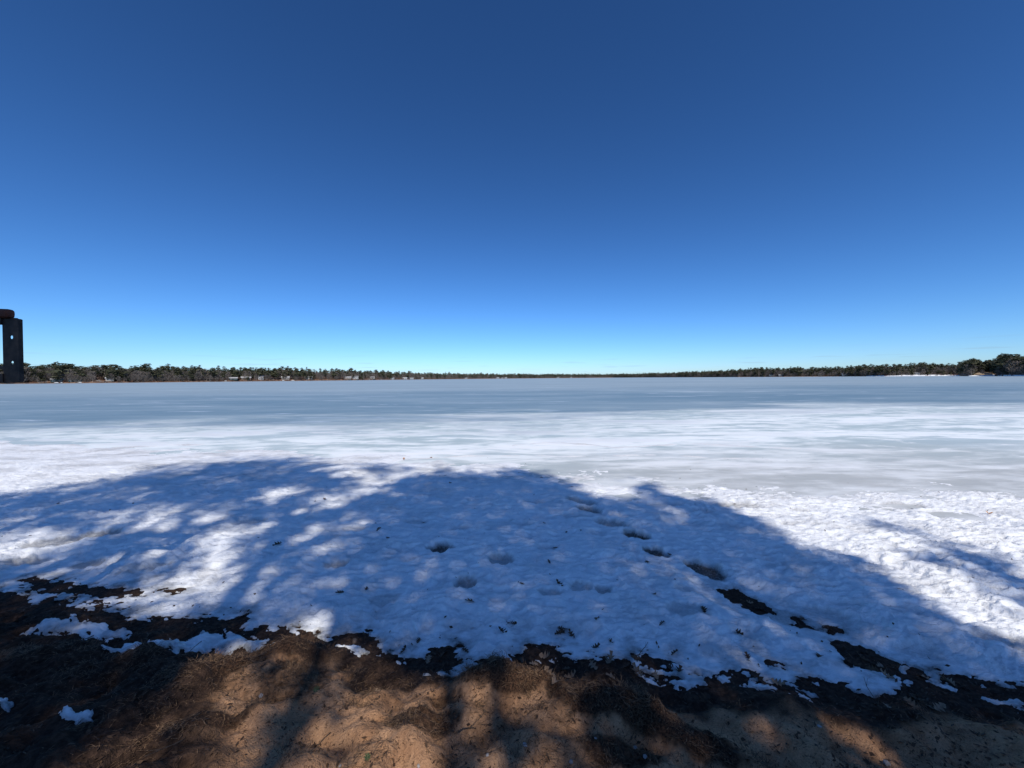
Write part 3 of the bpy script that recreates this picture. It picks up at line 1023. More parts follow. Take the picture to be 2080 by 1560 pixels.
cottage(92, 12, 12, 7, 3.0, 1.6, BROWN, ROOFP, 'brown cottage with a pale roof among pines beside the metal stand')
cottage(116, 5, 8, 5, 2.6, 1.3, TEAL, ROOFG, 'dark green boathouse near the ice above two white boats')
cottage(153, 6, 9, 5, 2.6, 1.3, TEAL, ROOFG, 'dark green cabin left of the white ramp', 3)
cottage(223, 9, 6, 5, 2.8, 1.4, CREAM, ROOFP, 'small cream cabin just right of the white ramp')
cottage(474, 7, 9, 6, 2.8, 1.6, TEAL, ROOFP, 'dark cabin with a pale roof beside the open brown bluff')
cottage(500, 9, 11, 7, 3.0, 2.0, BROWN, ROOFP, 'wide brown cottage with a pale roof on the open bluff', 3, True)
cottage(530, 9, 6, 6, 4.4, 2.2, WHITE, ROOFG, 'small white cottage with a tall gable on the left shore')
cottage(580, 9, 10, 7, 3.2, 2.0, TIMBER, ROOFP, 'weathered grey cottage behind the upturned pale boats', 3, True)
cottage(628, 10, 9, 6, 3.0, 1.9, CREAM, ROOFG, 'cream cottage with a grey roof amid bare trees')
cottage(706, 8, 12, 7, 3.2, 1.8, TIMBER, ROOFP, 'long weathered cottage on the sandy clearing', 3)
cottage(722, 9, 10, 7, 4.2, 2.2, WHITE, ROOFG, 'tall white cottage in the sandy clearing', 3)
cottage(756, 9, 9, 7, 3.4, 2.0, CREAM, ROOFP, 'cream cottage by the two pale bluff stairs')
for i, (p_, lab) in enumerate([(797, 'little white cottage by bare trees past the bluff stairs'), (822, 'white cottage at the start of the distant shore'),
                (834, 'white cottage second along the distant shore'), (857, 'wide white cottage on the distant shore'),
                (946, 'white cottage alone on the distant left shore'), (1010, 'white cottage left of a close pair on the distant shore'),
                (1020, 'white cottage, left one of the close pair far away'), (1027, 'white cottage, right one of the close pair far away'),
                (1133, 'tiny white cottage at the far end of the lake'), (1160, 'tiny white cottage rightmost at the far lake end')]):
    cottage(p_, 4, 8 + 3 * (i % 3), 7, 3.0, 1.8, WHITE, ROOFP if i % 2 else ROOFG, lab)
cottage(1568, 7, 9, 6, 2.8, 1.6, CREAM, ROOFG, 'pale cottage leftmost under the pines on the right shore')
cottage(1586, 7, 7, 6, 2.8, 1.6, WHITE, ROOFP, 'white cottage under the pines on the right shore')
cottage(1666, 7, 6, 5, 2.8, 1.5, CREAM, ROOFG, 'cream cabin between dark pines on the right shore')
cottage(1716, 7, 8, 6, 3.0, 1.7, WHITE, ROOFP, 'white cabin below brown trees on the right shore')
cottage(1862, 9, 7, 5, 3.0, 1.6, CREAM, ROOFG, 'cream cottage above the white snow beach')


def boat(px, off, L, label):
    """upturned rowing boat: hull with pointed ends, keel up, plus seats' rub rail"""
    loc = shore_pt(px, off)
    loc.z = land_z(off) + 0.05
    e = empty('boat', loc, label, 'boat', 'upturned boats on the far shore', random.uniform(-.3, .3))
    bm = bmesh.new()
    rings = []
    for k in range(9):
        u = k / 8 * 2 - 1
        wv = 0.75 * (1 - abs(u) ** 2.6) + 0.03
        hv = 0.85 * (1 - 0.35 * abs(u) ** 2) 
        rings.append([bm.verts.new((u * L / 2, wv * math.cos(a), hv * math.sin(a))) for a in np.linspace(0, math.pi, 7)])
    for a, b in zip(rings[:-1], rings[1:]):
        for i in range(6):
            bm.faces.new((a[i], a[i + 1], b[i + 1], b[i]))
    bm_obj('hull', bm, WHITE, e, True)
    bm = bmesh.new()
    bm_box(bm, (-L * .42, -.05, .80), (L * .42, .05, .92))
    bm_obj('keel', bm, TIMBER, e)


boat(114, 1.2, 5.5, 'white upturned boat at the ice edge below the dark boathouse')
boat(124, 1.2, 3.8, 'smaller white upturned boat just right of another at the boathouse')
boat(161, 1.4, 4.5, 'white upturned boat at the ice edge below the dark cabin')
boat(458, 1.5, 5.0, 'white upturned boat left of the open brown bluff')
boat(594, 1.6, 6.0, 'white upturned boat on the bluff below bare trees')
boat(575, 1.6, 4.5, 'white upturned boat below the weathered grey cottage')
boat(2017, 3.0, 5.0, 'white upturned boat right of the sandy bank under dark pines')


def ramp(px, off0, off1, lat, width, mat, label, name='stairs'):
    """straight flight up the bank with treads and two stringers"""
    a = shore_pt(px + lat, off0)
    b = shore_pt(px, off1)
    a.z += 0.15; b.z += 0.6
    d = b - a
    e = empty(name, a, label, name, None, math.atan2(d.y, d.x))
    L, H = math.hypot(d.x, d.y), d.z
    for s in (-1, 1):
        bm = bmesh.new()
        y = s * width / 2
        v = [bm.verts.new(q) for q in ((0, y - .08, -.2), (L, y - .08, H - .2), (L, y - .08, H + .15), (0, y - .08, .15),
                                       (0, y + .08, -.2), (L, y + .08, H - .2), (L, y + .08, H + .15), (0, y + .08, .15))]
        for f in ((0, 1, 2, 3), (7, 6, 5, 4), (0, 4, 5, 1), (3, 2, 6, 7), (0, 3, 7, 4), (1, 5, 6, 2)):
            bm.faces.new([v[i] for i in f])
        bm_obj('stringer', bm, mat, e)
    n = max(6, int(L / 0.8))
    t0 = None
    for i in range(n):
        u = (i + .5) / n
        if t0 is None:
            bm = bmesh.new()
            bm_box(bm, (-.36, -width / 2 + .09, -.03), (.36, width / 2 - .09, .03))
            t = t0 = bm_obj('tread', bm, mat, e)
        else:
            t = link(t0.copy(), e)
        t.location = (u * L, 0, u * H)


ramp(197, 1.0, 13.0, 15, 2.2, WHITE, 'white dock ramp slanting down the bank to the ice', 'ramp')
ramp(240, 2.0, 9.0, 9, 1.5, TIMBER, 'grey plank stairs down the red brown bank right of the white ramp')
ramp(747, 1.0, 9.0, 5, 1.8, WHITE, 'pale stairs down the bluff, left of two flights')
ramp(771, 1.0, 9.0, 5, 1.8, WHITE, 'pale stairs down the bluff, right of two flights')

# snow beach and sandy knoll on the right shore
def mound(name, px0, px1, off, dep, h, mat, label):
    V, F = [], []
    n = 30
    for i in range(n + 1):
        u = i / n
        p_ = px0 + (px1 - px0) * u
        hh = h * math.sin(math.pi * u) ** 0.7 * (0.75 + 0.35 * float(perlin(np.array([u * 9.0]), np.array([px0 * .1]), 3)[0]))
        for j in range(5):
            v = j / 4
            q = shore_pt(p_, off + dep * v)
            V.append((q.x, q.y, max(q.z, -0.04) + max(hh, 0.0) * math.sin(math.pi * min(v * 0.5 + 0.02, 1)) - 0.03))
    for i in range(n):
        for j in range(4):
            a = i * 5 + j
            F.append((a, a + 5, a + 6, a + 1))
    return tag(link(bpy.data.objects.new(name, np_mesh(name, V, F, mat, True))), label, kind='structure')


mound('snow_beach', 1760, 1950, -5.0, 10, 1.0, SHORESNOW, 'bright white snow drift along the right shore ice edge')
mound('snow_drift', 1958, 2120, -2.5, 5.0, 0.7, SHORESNOW, 'thin snow strip along the ice edge under dark pines')
mound('sand_knoll', 1976, 2019, 4.0, 7.0, 2.3, SANDBANK, 'pale sandy bank under the pines on the right shore')

# ------------------------------------------------------------------ trees behind the viewer that shade the bank
PIXPOLY = lambda pts: np.array(pts, float)
SHADE = [  # (polygon in photo pixels, density)
    (PIXPOLY([(-900, 1060), (0, 1004), (101, 992), (202, 977), (286, 960), (353, 946), (437, 941), (505, 932), (572, 929), (650, 934), (682, 950),
              (700, 975), (740, 985), (800, 985), (842, 968), (900, 956), (960, 958), (1040, 951), (1105, 953), (1150, 978), (1200, 1000),
              (1262, 1015), (1280, 978), (1310, 978), (1400, 1004), (1480, 1030), (1550, 1064), (1620, 1100), (1700, 1125), (1760, 1152), (1820, 1186),
              (1880, 1215), (1960, 1252), (2080, 1300), (2500, 1440), (2500, 1700), (1240, 1700), (1245, 1420), (1120, 1340), (1000, 1330), (900, 1338),
              (860, 1345), (740, 1290), (640, 1270), (560, 1278), (480, 1300), (400, 1350), (330, 1400), (250, 1470), (120, 1580), (60, 1700), (-900, 1700)]), 1.0),
    (PIXPOLY([(1735, 1043), (1800, 1055), (1870, 1080), (1960, 1110), (2080, 1162), (2500, 1300), (2500, 1420), (2080, 1225), (1990, 1180), (1905, 1125), (1825, 1080)]), 0.6),
    (PIXPOLY([(725, 945), (770, 938), (800, 948), (820, 960), (780, 972), (740, 966)]), 0.5),
    (PIXPOLY([(880, 1395), (1020, 1380), (1250, 1430), (1280, 1700), (1180, 1700), (1120, 1560), (960, 1480)]), 0.35),
    (PIXPOLY([(1790, 1085), (1860, 1100), (1960, 1165), (2100, 1240), (2090, 1252), (1950, 1185), (1850, 1120)]), 0.5),
    (PIXPOLY([(500, 1300), (640, 1290), (600, 1420), (570, 1700), (480, 1700), (530, 1430)]), 0.30),
    (PIXPOLY([(880, 1360), (960, 1360), (960, 1700), (860, 1700)]), 0.16),
    (PIXPOLY([(300, 1420), (520, 1330), (800, 1330), (1250, 1400), (1250, 1700), (100, 1700)]), 0.07),
    (PIXPOLY([(1450, 1020), (1640, 1100), (1600, 1080), (1480, 1030)]), 0.6),
]
LIGHT = [  # holes: cx, cy, rx, ry, angle, strength
    (60, 1108, 130, 22, -8, 0.9), (40, 1062, 60, 14, -8, 0.6), (250, 1062, 90, 16, -12, 0.55), (320, 1065, 45, 14, -20, 0.9),
    (450, 1050, 58, 9, -8, 0.9), (565, 1008, 40, 11, -18, 0.85), (626, 1031, 24, 6, 0, 0.9), (305, 1010, 20, 7, 0, 0.8),
    (120, 1000, 30, 6, -5, 0.6), (440, 1105, 90, 20, -28, 0.85), (390, 1160, 130, 26, -22, 0.95), (330, 1215, 110, 24, -15, 0.6),
    (455, 1190, 80, 22, -25, 0.75), (620, 1085, 50, 14, -12, 0.75), (640, 1122, 45, 12, -12, 0.55), (700, 1085, 30, 10, 0, 0.35), (680, 1020, 50, 10, -8, 0.85),
    (760, 1000, 60, 12, 5, 0.9), (790, 980, 40, 8, 0, 0.8), (865, 1155, 70, 20, 5, 0.35), (660, 1255, 70, 30, 10, 0.5),
    (1310, 1028, 20, 26, 50, 0.75), (1352, 1052, 32, 10, 35, 0.8), (1290, 1003, 40, 9, 5, 0.8), (1552, 1160, 50, 15, 45, 0.28), (1535, 1270, 50, 18, 40, 0.28),
    (560, 1190, 90, 20, -10, 0.35), (150, 1150, 110, 10, -5, 0.8), (1940, 1262, 70, 16, 28, 0.0),
    (1700, 1455, 60, 22, 35, 0.95), (1770, 1490, 110, 34, 32, 0.97), (1850, 1530, 70, 24, 35, 0.8), (1400, 1540, 60, 30, 20, 0.45),
    (1240, 1390, 60, 16, 10, 0.45), (1290, 1420, 40, 12, 15, 0.5), (245, 1252, 18, 8, 0, 0.6), (430, 1250, 50, 10, -10, 0.4), (20, 1230, 40, 16, 0, 0.3), (130, 1265, 60, 10, 0, 0.2),
]
DARKS = [  # streaks laid back over the holes: x0,y0,x1,y1,half width,strength
    (400, 1018, 372, 1052, 16, 1.0), (372, 1052, 320, 1105, 12, 1.0), (320, 1105, 262, 1150, 22, 1.0), (262, 1150, 180, 1180, 22, 0.9),
    (430, 1105, 330, 1165, 6, 0.7), (210, 1060, 120, 1085, 8, 0.6), (230, 1110, 150, 1135, 9, 0.7), (540, 1110, 430, 1160, 6, 0.6),
]


def shade_prob(px, py):
    p = np.zeros(px.shape)
    for poly, w in SHADE:
        d = poly_sdf(px, py, [tuple(q) for q in poly])
        p = np.maximum(p, w * sm(d, -10, 22))
    h = np.zeros(px.shape)
    for cx, cy, rx, ry, a, s in LIGHT:
        A = R(a)
        u = ((px - cx) * math.cos(A) + (py - cy) * math.sin(A)) / rx
        v = (-(px - cx) * math.sin(A) + (py - cy) * math.cos(A)) / ry
        g = 1.22 if cx < 720 else 1.0
        h = np.maximum(h, s * (1 - sm(np.sqrt(u * u + v * v) / g, 0.6, 1.4)))
    for x0, y0, x1, y1, w, s in DARKS:
        ex, ey = x1 - x0, y1 - y0
        t = np.clip(((px - x0) * ex + (py - y0) * ey) / (ex * ex + ey * ey), 0, 1)
        d = np.hypot(px - x0 - t * ex, py - y0 - t * ey)
        h = h * (1 - s * (1 - sm(d, w * 0.7, w * 1.4)))
    return p * (1 - np.minimum(h * 1.06, 1))


B_TREE = 6.0                                   # the row of pines stands this far behind the viewer
TAN = math.tan(SUN_EL)
SHX, SHY = -SUN_H.x, -SUN_H.y                  # direction shadows fall
TRUNKS = [at(90, 1520, 0.2), at(556, 1480, 0.2), at(915, 1480, 0.2), at(1030, 1480, 0.2), at(1560, 1500, 0.2), at(2050, 1450, 0.2), at(-700, 1300, 0.1)]
TR_R = [0.17, 0.085, 0.065, 0.07, 0.16, 0.15, 0.15]
lab = ['tall pine behind the viewer shading the left end of the bank', 'slender pine behind the viewer, its trunk shade on the sunny sand',
       'thin pine behind the viewer, its trunk shade mid bank', 'thin leaning pine next to the mid bank pine', 'stout pine behind the viewer shading the right bank',
       'tall pine behind the viewer at the right end', 'tall pine standing left of the bank behind the viewer']
trees = []
for T in TRUNKS:
    k = (B_TREE + T.y) / SHY
    trees.append(Vector((T.x - SHX * k, -B_TREE, 0.22)))
ncand = 470000
q = rng.uniform(0, 1, (ncand, 2))
_g = np.linspace(1.15, 12.0, 400)
_c = np.cumsum(_g + 0.3)
gy = np.interp(q[:, 0], _c / _c[-1], _g)                   # even spread of points over the shaded ground
gx = (q[:, 1] * 2 - 1) * 1.72 * (gy + 0.3)
wob = 0.16 + 0.02 * gy
ppx, ppy = project(gx + wob * fbm(gx * 1.3, gy * 1.3, 4, 305, 0.6), gy + wob * fbm(gx * 1.3, gy * 1.3, 4, 309, 0.6), np.where(gy < 2.4, 0.1, 0.0))
prob = shade_prob(ppx, ppy) * (0.52 + 0.62 * sm(fbm(gx * 1.5, gy * 1.1, 4, 301, 0.6), -0.45, 0.4))
prob = prob * np.where(ppx < 700, 0.9, 1.25)
ok = rng.uniform(0, 1, ncand) < prob
gx, gy = gx[ok], gy[ok]
n = len(gx)
print('shade tufts', n)
tx = np.array([t.x for t in trees])
u_t = np.array([t.x * SHY + B_TREE * SHX for t in trees])  # across-sun coordinate of trunks
u = gx * SHY - gy * SHX
own = np.abs(u[:, None] - u_t[None, :] + rng.normal(0, 0.5, (n, 1))).argmin(1)
back = B_TREE + rng.normal(0, 1.1, n).clip(-2.2, 2.2)
hor = (gy + back) / SHY                                    # horizontal run to the tree plane along the sun ray
LX, LY, LZ_ = gx - SHX * hor, gy - SHY * hor, hor * TAN
NEEDLE = simple('needle_tufts', (0.03, 0.045, 0.02), (0.07, 0.085, 0.04), 1.0, 0.9)
for ti, T in enumerate(trees):
    e = empty('pine_tree', T, lab[ti], 'tree')
    sel = np.where(own == ti)[0]
    if len(sel) == 0: continue
    hmax = float(LZ_[sel].max())
    v, f = cone_trunk(min(float(np.percentile(LZ_[sel], 70)), 13.5), TR_R[ti] * 1.45, TR_R[ti] * 0.35, 10)
    link(bpy.data.objects.new('trunk', np_mesh('trunk', v, f, BARK, True)), e)
    c = np.stack([LX[sel] - T.x, LY[sel] - T.y, LZ_[sel] - T.z], -1)
    k = len(c)
    s = rng.uniform(0.03, 0.075, (k, 1))
    a = rng.normal(size=(k, 3)); a /= np.linalg.norm(a, axis=1, keepdims=True)
    b = np.cross(a, rng.normal(size=(k, 3))); b /= np.linalg.norm(b, axis=1, keepdims=True)
    V = np.stack([c - a * s, c - b * s * 0.7, c + a * s, c + b * s * 0.7], 1).reshape(-1, 3)
    F = np.arange(4 * k).reshape(k, 4)
    link(bpy.data.objects.new('crown', np_mesh('crown', V, F, NEEDLE)), e)
    pick = rng.choice(k, min(16, k), replace=False)
    for i in pick:                                         # limbs out to leafy ends
        end = Vector(c[i])
        st_ = Vector((0, 0, max(end.z - 0.35 * math.hypot(end.x, end.y), 3.0)))
        d = end - st_
        if d.length < 0.4 or d.length > 4.5: continue
        v, f = cone_trunk(d.length, 0.03, 0.008, 5)
        o = link(bpy.data.objects.new('limb', np_mesh('limb', v, f, BARK)), e)
        o.location = st_
        o.rotation_euler = d.to_track_quat('Z', 'Y').to_euler()

# ------------------------------------------------------------------ steel stand at the left edge
DEP = 2.5
o0 = at_depth(26, 777, DEP)
gz0 = float(bank_fields(np.array([o0.x]), np.array([DEP]))[0][0])
e = empty('metal_stand', (0, 0, 0), 'dark steel frame with two bolt holes and a red brown wooden top rail', 'metal stand')


def pp(px, py): return at_depth(px, py, DEP)


def plate_with_holes(name, outer, holes, y0, y1, mat, parent):
    bm = bmesh.new()
    def loop(pts):
        vs_ = [bm.verts.new((p_[0], y0, p_[1])) for p_ in pts]
        return [bm.edges.new((vs_[i], vs_[(i + 1) % len(vs_)])) for i in range(len(vs_))]
    ed = loop(outer)
    for (cx, cz, rx, rz_) in holes:
        ed += loop([(cx + rx * math.cos(a), cz + rz_ * math.sin(a)) for a in np.linspace(0, 2 * math.pi, 17)[:-1]])
    bmesh.ops.triangle_fill(bm, edges=ed, use_beauty=True)
    r = bmesh.ops.extrude_face_region(bm, geom=bm.faces[:])
    for g in r['geom']:
        if isinstance(g, bmesh.types.BMVert): g.co.y = y1
    return bm_obj(name, bm, mat, parent)


def xz(px, py):
    v = pp(px, py)
    return (v.x, v.z)


hole1, hole2 = pp(24, 685), pp(25.5, 736.5)
plate_with_holes('upright_plate', [xz(5, 644), xz(35, 646), xz(37, 648), xz(40, 774), xz(38, 777), xz(8, 778)],
                 [(hole1.x, hole1.z, 0.0105, 0.0125), (hole2.x, hole2.z, 0.0095, 0.0115)], DEP - 0.002, DEP + 0.003, STEEL, e)
plate_with_holes('side_flange', [xz(33, 647), xz(36.5, 648.5), xz(39.5, 774), xz(36.5, 776.5)], [], DEP + 0.0032, DEP + 0.024, STEEL, e)


def bar(name, p0, p1, d, y0, y1, mat, bev=0.004):
    a, b = Vector((p0[0], 0, p0[1])), Vector((p1[0], 0, p1[1]))
    L = (b - a).length
    ang = math.atan2(b.z - a.z, b.x - a.x)
    bm = bmesh.new()
    M4 = Matrix.Translation(a) @ Matrix.Rotation(-ang, 4, 'Y')
    bm_box(bm, (0, y0, -d / 2), (L, y1, d / 2), bev)
    bmesh.ops.transform(bm, matrix=M4, verts=bm.verts[:])
    return bm_obj(name, bm, mat, e)


bar('upper_bar', xz(-190, 640), xz(6, 652), 0.05, DEP - 0.012, DEP + 0.02, STEEL)
bar('lower_bar', xz(-190, 768), xz(9, 768), 0.056, DEP - 0.010, DEP + 0.02, STEEL)
bar('brace', xz(-160, 722), xz(9, 749), 0.020, DEP + 0.0, DEP + 0.025, STEEL)
bar('end_plate', xz(-186, 650), xz(-186, 779), 0.12, DEP - 0.011, DEP + 0.06, STEEL)
bar('top_rail', xz(-200, 629), xz(25, 638), 0.062, DEP - 0.03, DEP + 0.024, RUSTWOOD, 0.026)
pz = pp(-90, 779).z
bm = bmesh.new()
xc = pp(-90, 700).x
bm_box(bm, (xc - .05, DEP, gz0 - 0.3), (xc + .05, DEP + 0.06, pz), 0.006)
bm_obj('post', bm, STEEL, e)

# ------------------------------------------------------------------ small things on bank and snow
def snow_or_bank(x, y):
    X, Y = np.array([[x]]), np.array([[y]])
    g = float(bank_fields(X, Y)[0][0, 0])
    s = float(snow_fields(X, Y)[0][0, 0])
    return max(g, s, -0.045 if y > 4.3 else -9)


def oak_leaf(seed, mat):
    rs = np.random.default_rng(seed)
    left, right = [], []
    n = 9
    for side, lst in ((1, left), (-1, right)):
        for k in range(n):
            t = k / (n - 1)
            env = math.sin(math.pi * min(1, 0.08 + 0.95 * t)) ** 0.7
            lobe = 0.20 if k % 2 == 0 else 1.0
            w = (0.045 * env * lobe * rs.uniform(0.85, 1.15) + 0.003)
            lst.append((side * w, 0.14 * t + (0.012 if k % 2 else 0)))
    curl, fold = rs.uniform(-14, 24), rs.uniform(0.2, 1.1)
    tw = rs.uniform(-2, 2)
    V, F = [], []
    for k in range(n):
        t = k / (n - 1)
        yv = 0.14 * t
        for (x, y) in (left[k], (0, yv), right[k]):
            z = abs(x) * fold + curl * (y - 0.07) ** 2 * 0.5 + tw * x * (y - .07) * 2 + rs.uniform(0, 0.002)
            V.append((x, y - 0.07, z))
    for k in range(n - 1):
        a = k * 3
        F += [(a, a + 3, a + 4, a + 1), (a + 1, a + 4, a + 5, a + 2)]
    i = len(V)
    V += [(-.0012, -.07, 0.001), (.0012, -.07, 0.001), (.0012, -.095, .004), (-.0012, -.095, .004)]
    F.append((i, i + 1, i + 2, i + 3))
    return np_mesh('oak_leaf', V, F, mat)


DK = [oak_leaf(i, LEAF_DARK) for i in range(4)]
TN = [oak_leaf(10 + i, LEAF_TAN) for i in range(4)]
ORG = [oak_leaf(20 + i, LEAF_ORANGE) for i in range(2)]
lrs = np.random.default_rng(31)


def put(me, px, py, size, label, group=None, z=0.0, name='oak_leaf', cat='leaf'):
    c = at(px, py, z)
    zz = snow_or_bank(c.x, c.y)
    o = link(bpy.data.objects.new(name, me))
    o.location = (c.x, c.y, zz + 0.006)
    o.rotation_euler = (lrs.uniform(-.5, .5), lrs.uniform(-.5, .5), lrs.uniform(0, 6.28))
    o.scale = (size * (0.62 if name == 'oak_leaf' else 0.5 if name == 'sprout' else 1.0),) * 3
    return tag(o, label, cat, group)


put(ORG[0], 1160, 985, 1.0, 'orange oak leaf on the ice at the tip of the footprint trail')
put(ORG[1], 820, 930, 1.1, 'orange oak leaf on sunny ice, left of two')
put(ORG[0], 876, 926, 1.2, 'orange oak leaf on sunny ice, right of two')
put(ORG[1], 2010, 1041, 0.8, 'russet oak leaf on bright snow at the right')
put(DK[0], 565, 1112, 1.3, 'dark curled leaf on the sunlit snow at left')
put(DK[1], 1430, 1412, 0.9, 'dark leaf on sand beyond the snow tip')
put(TN[0], 1128, 1437, 0.85, 'tan oak leaf on sunny sand under the grassy ridge')
put(TN[1], 1117, 1356, 1.0, 'pale oak leaf left of two by the snow edge')
put(TN[2], 1203, 1340, 1.05, 'large pale oak leaf splayed on dark soil by the snow edge')
put(TN[3], 768, 1388, 0.6, 'pale oak leaf on the sunlit sand bank')
put(DK[2], 957, 1226, 1.2, 'dark curled leaf sunk in shaded snow below a round footprint')
put(DK[3], 1135, 1192, 0.9, 'dark star shaped leaf between small melted pits')
put(DK[0], 1498, 1283, 0.9, 'dark leaf beside the soft sunlit patch of snow')
G = 'dark leaves scattered on the shaded snow'
for (a, b, s) in [(770, 1081, .8), (788, 1102, .9), (690, 1210, .8), (744, 1200, .8), (1128, 1111, .8), (1315, 1147, .8), (1330, 1208, .7), (1060, 1193, .5),
                  (1429, 1240, .9), (1665, 1326, .8), (1680, 1262, .8), (1632, 1244, .8), (1115, 1146, .6), (1035, 1264, .8), (1042, 1268, .7),
                  (1020, 1285, .8), (1148, 1270, .9), (1160, 1280, .8), (1213, 1262, .8), (1140, 1272, .8), (1135, 1278, .7), (1370, 1318, .8), (1345, 1262, .6),
                  (660, 1018, .7), (1360, 1125, .5), (905, 968, .9), (1100, 967, .7), (915, 985, .7), (860, 1062, .5), (118, 1027, .9), (640, 1022, .6), (1105, 1068, .6),
                  (1180, 1082, .6), (1150, 1085, .5), (945, 1315, .7), (850, 1300, .7), (820, 1318, .7), (1520, 1330, .7), (1240, 1300, .7), (1210, 1310, .8), (1290, 1332, .8)]:
    spot = ('among the dappled snow left of the footprints' if a < 800 else 'on shaded snow by the melted snow edge' if b > 1255 else
            'on far shaded snow near the crown shadow tip' if b < 1070 else 'beside the trail of deep footprints' if a > 1290 else 'on shaded snow between the round footprints')
    size = 'tiny' if s < 0.65 else 'small' if s < 0.85 else 'larger'
    put(DK[lrs.integers(0, 4)], a, b, s, '%s dark curled leaf %s' % (size, spot), '%s dark leaves %s' % (size, spot))
G = 'pale oak leaves strewn along the snow edge'
for (a, b) in [(1245, 1358), (1222, 1363), (1145, 1338), (1240, 1325), (1085, 1330), (1110, 1318), (1060, 1325), (1270, 1335), (1330, 1352), (1160, 1362), (1190, 1368),
               (1295, 1350), (1360, 1340), (1380, 1352), (1540, 1366), (1580, 1372), (1730, 1330), (1770, 1345), (1800, 1360), (1790, 1335), (1750, 1318),
               (1860, 1412), (1875, 1420), (1890, 1425), (1850, 1425), (1905, 1430), (1835, 1420), (1800, 1443), (1990, 1465), (1880, 1360), (1925, 1370), (1520, 1205), (1545, 1218),
               (870, 1322), (900, 1312), (720, 1288), (600, 1282), (470, 1260)]:
    pale = lrs.uniform() < .55
    spot = ('at the left snow edge' if a < 760 else 'at the small notch left of centre' if a < 1000 else 'in the litter at the centre snow edge' if a < 1290 else
            'on the ragged edge right of centre' if a < 1600 else 'in the bare melt strip inside the snow' if b < 1365 else 'on the dark right bank past the snow tip')
    if b < 1230: spot = 'in the upper bare hole beside the footprints'
    put(TN[lrs.integers(0, 4)] if pale else DK[lrs.integers(0, 4)], a, b, lrs.uniform(.7, 1.05),
        '%s oak leaf %s' % ('pale tan' if pale else 'dark brown', spot), '%s oak leaves %s' % ('pale tan' if pale else 'dark brown', spot), 0.02)

# twigs
def twig_mesh(seed, L):
    rs = np.random.default_rng(seed)
    V, F = [], []
    def seg(a, b, r0, r1):
        d = (b - a).normalized()
        u_ = d.orthogonal().normalized(); w_ = d.cross(u_)
        i = len(V)
        for (c, r) in ((a, r0), (b, r1)):
            for k in range(4):
                V.append(tuple(c + (u_ * math.cos(k * 1.571) + w_ * math.sin(k * 1.571)) * r))
        for k in range(4):
            j = (k + 1) % 4
            F.append((i + k, i + j, i + 4 + j, i + 4 + k))
    p_ = Vector((-L / 2, 0, 0)); r = 0.004
    for k in range(5):
        q_ = p_ + Vector((L / 5, rs.uniform(-.02, .02), rs.uniform(-.004, .01)))
        seg(p_, q_, r, r * .8)
        if k in (1, 3):
            seg(q_, q_ + Vector((L * .14, rs.choice([-1, 1]) * L * .12, .01)), r * .6, r * .3)
        p_, r = q_, r * .8
    return np_mesh('twig', V, F, TWIG)


TW = [twig_mesh(i, 0.22 + 0.04 * i) for i in range(4)]
for (a, b, s, lb) in [(370, 1550, .8, 'short dark twig on sunlit sand at the bottom edge'), (300, 1290, .9, 'thin twig on dark soil left of the snow tongue'),
                      (380, 1316, .6, 'fine twig poking over the snow tongue'), (1835, 1190, .7, 'thin twig on sunlit snow at the right'), (1455, 988, .5, 'tiny forked twig standing on grey ice'),
                      (1700, 1450, .5, 'dark twig on the sunlit right sand patch, upper of two'), (1705, 1475, .5, 'dark twig on the sunlit right sand patch, lower of two'),
                      (1775, 1400, .9, 'bent twig by the last snow tip on the right'), (1880, 1425, 1.0, 'pale twig among leaves on dark right bank'),
                      (840, 1470, .7, 'twig by the grass tuft on lit sand'), (960, 1480, .7, 'twig lying in the thin trunk shade'), (640, 1500, .5, 'small twig on the bright lower sand'),
                      (1300, 1300, .9, 'twig at the ragged snow edge'), (160, 1290, .9, 'twig below the left snow patch'), (1920, 1470, .9, 'long twig on the dark right bank slope')]:
    put(TW[lrs.integers(0, 4)], a, b, s, lb, None, 0.06, 'twig', 'twig')

# pebbles
prs = np.random.default_rng(91)
PM = []
for k in range(3):
    bm = bmesh.new()
    bmesh.ops.create_icosphere(bm, subdivisions=1, radius=0.012)
    for v in bm.verts:
        v.co *= prs.uniform(.75, 1.2)
        v.co.z *= .6
    me = bpy.data.meshes.new('pebble'); bm.to_mesh(me); bm.free(); me.materials.append(PEBBLE)
    PM.append(me)
for (a, b, s) in [(1802, 1505, 1.1), (1664, 1452, .9), (1067, 1512, 1.0), (530, 1405, 1.0), (850, 1540, .7), (690, 1540, .6), (1160, 1538, .8), (1290, 1495, .8), (1310, 1515, .9), (1210, 1490, .6), (990, 1535, .6)]:
    put(PM[prs.integers(0, 3)], a, b, s, 'small pale pebble on the brown sand', 'pebbles on the bank', 0.12, 'pebble', 'pebble')

# green sprouts
sp = []
for k in range(7):
    a = k * .9
    c, s = math.cos(a), math.sin(a)
    sp.append(((0, 0, 0), (.022 * c - .006 * s, .022 * s + .006 * c, .014), (.04 * c, .04 * s, .010), (.022 * c + .006 * s, .022 * s - .006 * c, .014)))
V = [p_ for q_ in sp for p_ in q_]
SPM = np_mesh('sprout', V, np.arange(len(V)).reshape(-1, 4), SPROUT)
put(SPM, 643, 1396, 1.0, 'green sprout beside the left trunk shade on sand', None, .1, 'sprout', 'sprout')
put(SPM, 745, 1524, .9, 'green sprout near the bottom edge on lit sand', None, .15, 'sprout', 'sprout')

